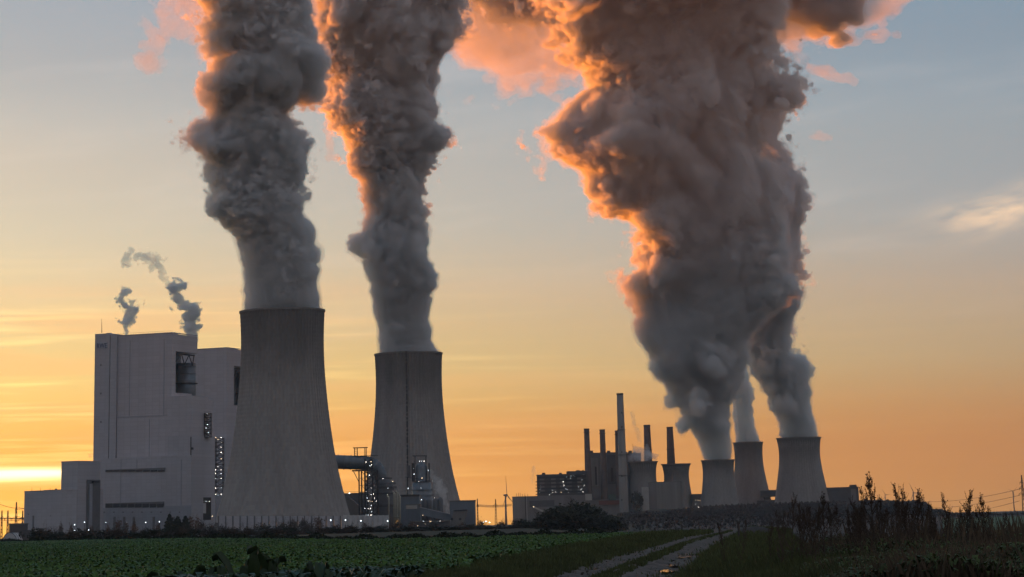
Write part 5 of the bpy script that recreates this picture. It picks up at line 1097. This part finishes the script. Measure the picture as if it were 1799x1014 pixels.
def plume(name, Y, edges, mats, vox, seed, label, base=None, ycurve=None, blobs=(), amp=1.0, top=-150, flat=0.9, isos=(0.0, 0.2), holes=0.0, fine0=0.5, group='steam plumes of the cooling towers'):
    """edges: [(photo row, left px, right px)] of the silhouette; the body is round about its own axis. blobs: (px, py, radius px, depth px) lobes."""
    rs = np.random.RandomState(seed)
    rows = np.array(sorted(edges), dtype=float)
    ys = np.linspace(rows[0, 0], rows[-1, 0], 160)
    Lp = np.interp(ys, rows[:, 0], rows[:, 1]); Rp = np.interp(ys, rows[:, 0], rows[:, 2])
    a = np.array([P(x, y, Y) for x, y in zip(Lp, ys)]); b = np.array([P(x, y, Y) for x, y in zip(Rp, ys)])
    zc = (a[:, 2] + b[:, 2]) / 2; xc = (a[:, 0] + b[:, 0]) / 2; rc = np.abs(b[:, 0] - a[:, 0]) / 2
    o = np.argsort(zc); zc, xc, rc = zc[o], xc[o], rc[o]
    z0, z1 = zc[0], zc[-1]
    # smooth tables
    bl = [(np.array(P(px, py, Y)) + np.array((0, d * mpp(Y), 0)), r * mpp(Y)) for px, py, r, d in blobs]
    x0 = min([ (xc - rc * 1.6).min()] + [q[0][0] - q[1] * 1.5 for q in bl]); x1 = max([(xc + rc * 1.6).max()] + [q[0][0] + q[1] * 1.5 for q in bl])
    hy = rc.max() * flat * 1.55
    n = [int((x1 - x0) / vox) + 4, int(2 * hy / vox) + 4, int((z1 - z0) / vox) + 2]
    X = (x0 + np.arange(n[0]) * vox).astype(np.float32)[:, None, None]; Yv = ((np.arange(n[1]) - n[1] / 2) * vox).astype(np.float32)[None, :, None]
    Zl = z0 + np.arange(n[2]) * vox; Z = Zl.astype(np.float32)[None, None, :]
    r_z = np.interp(Zl, zc, rc).astype(np.float32)[None, None, :]; x_z = np.interp(Zl, zc, xc).astype(np.float32)[None, None, :]
    h = (Zl - z0) / (2 * rc[0])
    grow = (0.10 + 0.90 * np.clip(h / 1.8, 0, 1) ** 1.0).astype(np.float32)[None, None, :] * amp     # steam leaves the rim smooth and breaks up above
    fine = (fine0 + (1 - fine0) * np.clip(h / 1.5, 0, 1)).astype(np.float32)[None, None, :] * amp
    rm = float(np.median(rc)) / vox
    big = vnoise(rs, n, (rm * 0.9, rm * 0.9, rm * 0.7)); big2 = vnoise(rs, n, (rm * 0.8,) * 3)
    dx = X - x_z + big * (0.09 * r_z * grow); dy = (Yv + big2 * (0.10 * r_z * grow)) / flat
    f = 1.0 - np.sqrt(dx * dx + dy * dy) / r_z
    del dx, dy, big, big2
    for c, r in bl:
        q = 1.0 - np.sqrt((X - c[0]) ** 2 + (Yv + (Y - c[1])) ** 2 + (Z - c[2]) ** 2) / r
        q = q * (r / r_z)
        hh = np.clip(0.5 + 0.5 * (f - q) / 0.25, 0, 1); f = q * (1 - hh) + f * hh + 0.25 * hh * (1 - hh) * 0.6
    cut = 0.25 if fine0 > 1 else 0.15
    calm = np.clip(0.9 + 0.6 * vnoise(rs, n, rm * 0.55), 0.35, 1.8); fine = fine * calm      # some billows smooth, others frayed
    for cell, am in ((0.6, 0.115), (0.36, 0.105), (0.2, 0.095), (0.11, 0.072), (0.06, 0.052), (0.033, 0.038)):
        cs = max(2.2, rm * cell)
        nz = vnoise(rs, n, (cs, cs, cs * 0.92))
        f += (np.abs(nz) - 0.72) * (am * (grow if cell > cut else fine))
        if rm * cell < 2.2: break
    if holes:
        f -= holes * np.clip(vnoise(rs, n, rm * 0.5) - 0.9, 0, 9)
    f[:, :, 0] = -1; f[:, :, -1] = -1; f[0] = f[-1] = -1; f[:, 0] = f[:, -1] = -1
    base = Vector(base) if base is not None else Vector((xc[0], Y, z0))
    root = empty(name, base, label, 'steam plume', group)
    org = np.array([x0, Y - n[1] / 2 * vox, z0]) - np.array(base)
    hf = vnoise(rs, n, 3.2) * vnoise(rs, n, 7.0)
    for k, (iso, mt) in enumerate(zip(isos, mats)):
        if k == 0: f0 = f; f = f + hf * (0.05 * fine)
        else: f = f0
        v, q = surface_nets(f - iso)
        np_mesh('veil' if k == 0 else 'core', v * vox + org, q, mt, True, root)
        print(name, k, n, len(q))
    return root

def wisp(name, pts, Y, mats, vox, seed, label, amp=1.0, isos=(0.0,), stretch=1.0, depth=1.0, group='small steam wisps', dys=None, base=None, ragged=0.0):
    """Loose steam along a path of (px, py, radius px)."""
    rs = np.random.RandomState(seed); k = mpp(Y)
    c = [np.array(P(a, b, Y)) for a, b, _ in pts]; r = [q[2] * k for q in pts]
    if dys: c = [q + np.array((0, d * k, 0)) for q, d in zip(c, dys)]
    rm_ = max(r); lo = np.min([q - a * 1.5 for q, a in zip(c, r)], 0); hi = np.max([q + a * 1.5 for q, a in zip(c, r)], 0)
    n = [int(d / vox) + 4 for d in hi - lo]
    g = [(lo[i] + np.arange(n[i]) * vox).astype(np.float32) for i in range(3)]
    X, Yv, Z = g[0][:, None, None], g[1][None, :, None], g[2][None, None, :]
    med = max(2.5, float(np.median(r)) / vox)
    wx = vnoise(rs, n, med * 1.0) * (0.35 * np.median(r)); wz = vnoise(rs, n, med * 1.0) * (0.3 * np.median(r))
    f = np.full(n, -9, np.float32)
    for a, b, ra, rb in zip(c[:-1], c[1:], r[:-1], r[1:]):
        d = b - a; L = float(d @ d); px, py, pz = X + wx - a[0], (Yv - a[1]) / depth, Z + wz - a[2]
        t = np.clip((px * d[0] + (Yv - a[1]) * d[1] + pz * d[2]) / L, 0, 1)
        q = 1 - np.sqrt((px - t * d[0]) ** 2 + (py - t * d[1]) ** 2 + (pz - t * d[2]) ** 2) / (ra + (rb - ra) * t)
        f = np.maximum(f, q)
    for cell, am in ((0.9, 0.34), (0.5, 0.28), (0.27, 0.22), (0.15, 0.16), (0.085, 0.11), (0.05, 0.07)):
        cs = med * cell
        if cs < 2: break
        f += (np.abs(vnoise(rs, n, (cs * stretch, cs, cs))) - 0.75) * am * amp
    if ragged: f -= ragged * np.clip(vnoise(rs, n, med * 0.8), 0, 3)
    f[:, :, 0] = -1; f[:, :, -1] = -1; f[0] = f[-1] = -1; f[:, 0] = f[:, -1] = -1
    bs = Vector(base) if base is not None else Vector(c[0]); root = empty(name, bs, label, 'steam', group)
    for j, (iso, mt) in enumerate(zip(isos, mats)):
        v, q = surface_nets(f - iso)
        if len(q): np_mesh('veil' if j == 0 else 'core', v * vox + lo - np.array(bs), q, mt, True, root)
    return root
WARM = (0.89, 0.835, 0.83)
ST_VEIL = steam_mat('steam_thin', 0.04, WARM); ST_CORE = steam_mat('steam_dense', 0.32, WARM)
RV = steam_mat('far_steam_thin', 0.026, WARM); RC = steam_mat('far_steam_dense', 0.2, WARM)
AV = steam_mat('drift_thin', 0.012, WARM, 0.4); AC = steam_mat('drift_dense', 0.020, WARM, 0.4)
WT = steam_mat('wisp_thin', 0.16, (0.68, 0.60, 0.57), 0.3); WD = steam_mat('wisp_dense', 0.6, (0.68, 0.60, 0.57), 0.3)
PK = steam_mat('torn_steam', 0.03, (0.88, 0.83, 0.81), 0.3)
plume('steam_plume', 2110, [(547, 424, 568), (525, 425, 566), (500, 424, 561), (450, 420, 560), (400, 412, 552), (370, 380, 545), (300, 366, 543), (250, 345, 545), (200, 350, 528), (150, 352, 558), (100, 352, 560), (60, 345, 542), (0, 335, 538), (-110, 320, 540)],
      (ST_VEIL, ST_CORE), 0.92, 3, 'dark steam column above the nearest cooling tower', blobs=((375, 352, 24, 0), (340, 235, 30, 10), (540, 170, 32, 0), (545, 120, 40, -10)), isos=(0.0, 0.085))
plume('steam_plume', 2650, [(622, 661, 777), (600, 661, 760), (550, 655, 757), (500, 650, 764), (440, 628, 752), (400, 625, 745), (350, 622, 742), (300, 610, 762), (250, 602, 784), (200, 588, 780), (150, 580, 775), (100, 562, 788), (50, 552, 812), (0, 545, 822), (-110, 530, 840)],
      (ST_VEIL, ST_CORE), 1.0, 5, 'reddish steam column above the tower with the ladder line', blobs=((770, 240, 24, 0), (630, 430, 20, 0), (600, 60, 40, 30)), isos=(0.0, 0.085))
plume('steam_plume', 3750, [(809, 1234, 1288), (790, 1228, 1290), (770, 1216, 1290), (740, 1196, 1292), (720, 1184, 1294), (690, 1166, 1296), (650, 1142, 1298), (600, 1124, 1305), (560, 1122, 1330), (520, 1118, 1375), (450, 1135, 1395), (400, 1112, 1400), (350, 1088, 1404), (300, 1062, 1385), (260, 1000, 1360), (200, 1000, 1378), (150, 1030, 1372), (100, 1000, 1350), (50, 960, 1360), (0, 920, 1380), (-110, 880, 1420)],
      (RV, RC), 1.6, 11, 'broad steam column leaning up from the streaked lower tower', isos=(0.0, 0.085), fine0=1.25, flat=0.75, blobs=((1200, 748, 19, -12), (1176, 705, 24, 8), (1152, 652, 24, -10), (1225, 700, 30, -40), (1250, 640, 34, -50), (1265, 745, 22, -22), (1140, 590, 30, 0), (1128, 515, 26, 0), (1010, 235, 50, 0)))
plume('steam_plume', 3900, [(770, 1366, 1440), (740, 1364, 1434), (700, 1345, 1426), (650, 1310, 1424), (620, 1296, 1402), (590, 1290, 1392), (550, 1280, 1405), (500, 1262, 1405), (450, 1265, 1410), (400, 1262, 1412), (350, 1250, 1416), (320, 1240, 1414), (280, 1220, 1384), (240, 1210, 1366), (190, 1210, 1396), (140, 1210, 1380), (100, 1200, 1350), (50, 1190, 1350), (0, 1150, 1380), (-110, 1100, 1420)],
      (RV, RC), 1.6, 13, 'steam column leaning left from the standing-apart old tower', isos=(0.0, 0.085), fine0=1.1, flat=0.8, blobs=((1380, 715, 26, -30), (1410, 690, 20, 0), (1345, 640, 26, -30), (1385, 175, 30, 0), (1400, 640, 30, 0)))
plume('steam_plume', 4060, [(778, 1290, 1338), (760, 1289, 1332), (740, 1286, 1328), (700, 1282, 1324), (660, 1276, 1320), (620, 1270, 1310), (560, 1250, 1310)],
      (RV, RC), 1.3, 17, 'narrow steam column half hidden between the two larger ones', isos=(0.0, 0.085), fine0=1.0)
wisp('drifting_steam', [(780, -40, 100), (825, 25, 85), (895, 60, 95), (965, 75, 85), (1040, 50, 85), (1100, 20, 70)], 4000, (AV, AC), 2.2, 31, 'orange glowing sheet of drifting steam between the two plant\'s columns', 0.9, (0.0, 0.25), 1.3, 0.7, 'drifting steam at the top', ragged=0.18)
wisp('drifting_steam', [(1330, 40, 90), (1400, 55, 62), (1450, 25, 58), (1510, -5, 48), (1562, -25, 34)], 4000, (AV, AC), 2.0, 33, 'orange edged steam trailing away to the right at the top', 0.9, (0.0, 0.25), 1.5, 0.8, 'drifting steam at the top')
wisp('drifting_steam', [(930, -70, 90), (1100, -80, 115), (1300, -75, 115), (1440, -65, 95), (1540, -60, 70)], 4000, (RV, RC), 5.0, 35, 'dark roof of spreading steam along the top edge', 0.9, (0.0, 0.15), 1.5, 0.9, 'drifting steam at the top')
wisp('torn_steam', [(1420, 118, 9), (1455, 130, 15), (1500, 142, 9)], 4000, (AC,), 2.0, 37, 'small orange scrap of steam under the trailing right cloud', 1.0, (0.0,), 1.8, 1.0, 'drifting steam at the top')
wisp('torn_steam', [(1425, 241, 5), (1440, 241, 9), (1458, 243, 6)], 4000, (AC,), 1.5, 38, 'tiny pink scrap of steam alone in the blue sky', 1.0, (0.0,), 1.8, 1.0, 'drifting steam at the top')
wisp('torn_steam', [(262, 100, 24), (285, 60, 30), (320, 20, 42), (345, -40, 50)], 2160, (PK,), 1.1, 39, 'pink torn steam left of the dark column\'s top', 1.15, (0.0,), 1.0, 0.8, 'drifting steam at the top')
wisp('torn_steam', [(575, 270, 12), (590, 200, 16), (572, 120, 24), (552, 40, 28), (545, -30, 30)], 2640, (PK,), 1.2, 40, 'pale pink torn steam in the gap between the two nearer columns', 1.1, (0.0,), 1.0, 0.8, 'drifting steam at the top')
wisp('roof_steam', [(219, 592, 5), (220, 575, 8), (228, 558, 11), (236, 545, 11), (218, 540, 9), (208, 525, 9), (221, 508, 8)], 2400, (WT, WD), 0.55, 41, 'small dark steam puff rising from the left roof of the boiler house', 1.25, (0.0, 0.25), 1.0, 1.0, ragged=0.15)
wisp('roof_steam', [(341, 600, 8), (340, 580, 12), (330, 563, 19), (342, 545, 13), (318, 538, 14), (308, 512, 15), (328, 505, 10)], 2410, (WT, WD), 0.6, 43, 'larger dark steam puff rising from the right roof of the boiler house', 1.25, (0.0, 0.22), 1.0, 1.0, ragged=0.15)
wisp('roof_steam', [(296, 510, 6), (288, 485, 7), (276, 464, 10), (262, 454, 12), (246, 452, 10), (285, 455, 6)], 2415, (WT,), 0.6, 44, 'thin high trail of steam above the boiler house', 1.3, (0.08,), 1.0, 1.0, ragged=0.2)
wisp('roof_steam', [(221, 468, 8), (222, 450, 7), (232, 440, 6)], 2415, (WT,), 0.6, 45, 'faint scrap of steam, leftmost above the boiler house', 1.2, (0.0,), 1.0, 1.0)
WF = steam_mat('faint_smoke', 0.07, (0.68, 0.60, 0.57), 0.3)
WS = steam_mat('white_steam', 0.075, (0.97, 0.96, 0.95), 0.3)
wisp('vent_steam', [(788, 900, 3), (780, 880, 6), (776, 865, 9), (770, 850, 9), (762, 838, 6), (756, 830, 3)], 2425, (WS,), 0.6, 46, 'white steam drifting beside the second scrubber', 0.9, (0.0,), 1.0, 1.0)
wisp('vent_steam', [(700, 862, 5), (725, 866, 8), (745, 868, 9), (765, 864, 8)], 2465, (steam_mat('faint_steam', 0.012, (0.97, 0.96, 0.95), 0.3),), 0.7, 47, 'faint veil of steam between both scrubbers', 0.8, (0.0,), 1.0, 1.0)
wisp('tower_steam', [(1108, 803, 9), (1120, 801, 10), (1135, 800, 10), (1148, 803, 8)], 3850, (WS,), 1.0, 48, 'low white steam lying on the rim of the small tower by the tallest chimney', 1.1, (0.0,), 1.3, 1.0)
wisp('tower_steam', [(1144, 803, 4), (1138, 795, 5), (1135, 785, 4)], 3870, (WS,), 0.8, 49, 'thin steam curling up before the dark chimney behind the small tower', 1.1, (0.0,), 1.0, 1.0)
wisp('chimney_smoke', [(1124, 775, 3), (1119, 757, 4), (1112, 735, 5), (1112, 728, 4)], 3880, (WF,), 0.9, 50, 'faint grey smoke left of the dark chimney behind the small tower', 1.3, (0.0,), 1.0, 1.0)
wisp('chimney_smoke', [(934, 850, 2), (936, 838, 3), (937, 825, 4.5), (938, 820, 4)], 3800, (WF,), 0.9, 51, 'small grey smoke puff left of the lamp-speckled block', 1.1, (0.0,), 1.0, 1.0)
wisp('chimney_smoke', [(156, 803, 2), (159, 801, 4), (162, 799, 3)], 2400, (WT,), 0.6, 52, 'tiny grey smoke puff left of the boiler house wall', 1.0, (0.0,), 1.0, 1.0)

# ------------------------------------------------------------------ the evening haze
mh = bpy.data.materials.new('evening_haze'); mh.use_nodes = True; th = mh.node_tree; th.nodes.remove(th.nodes['Principled BSDF'])
pv = N(th, 'ShaderNodeVolumePrincipled'); pv.inputs['Color'].default_value = (0.86, 0.90, 0.97, 1); pv.inputs['Density'].default_value = 3.0e-5; pv.inputs['Anisotropy'].default_value = 0.35
th.links.new(pv.outputs[0], th.nodes['Material Output'].inputs['Volume']); mh.cycles.homogeneous_volume = True
tag(MB().box((0, 6950, -14), (25000, 15200, 1270)).build('haze', mh, None, (0, 6950, -14)), kind='stuff')
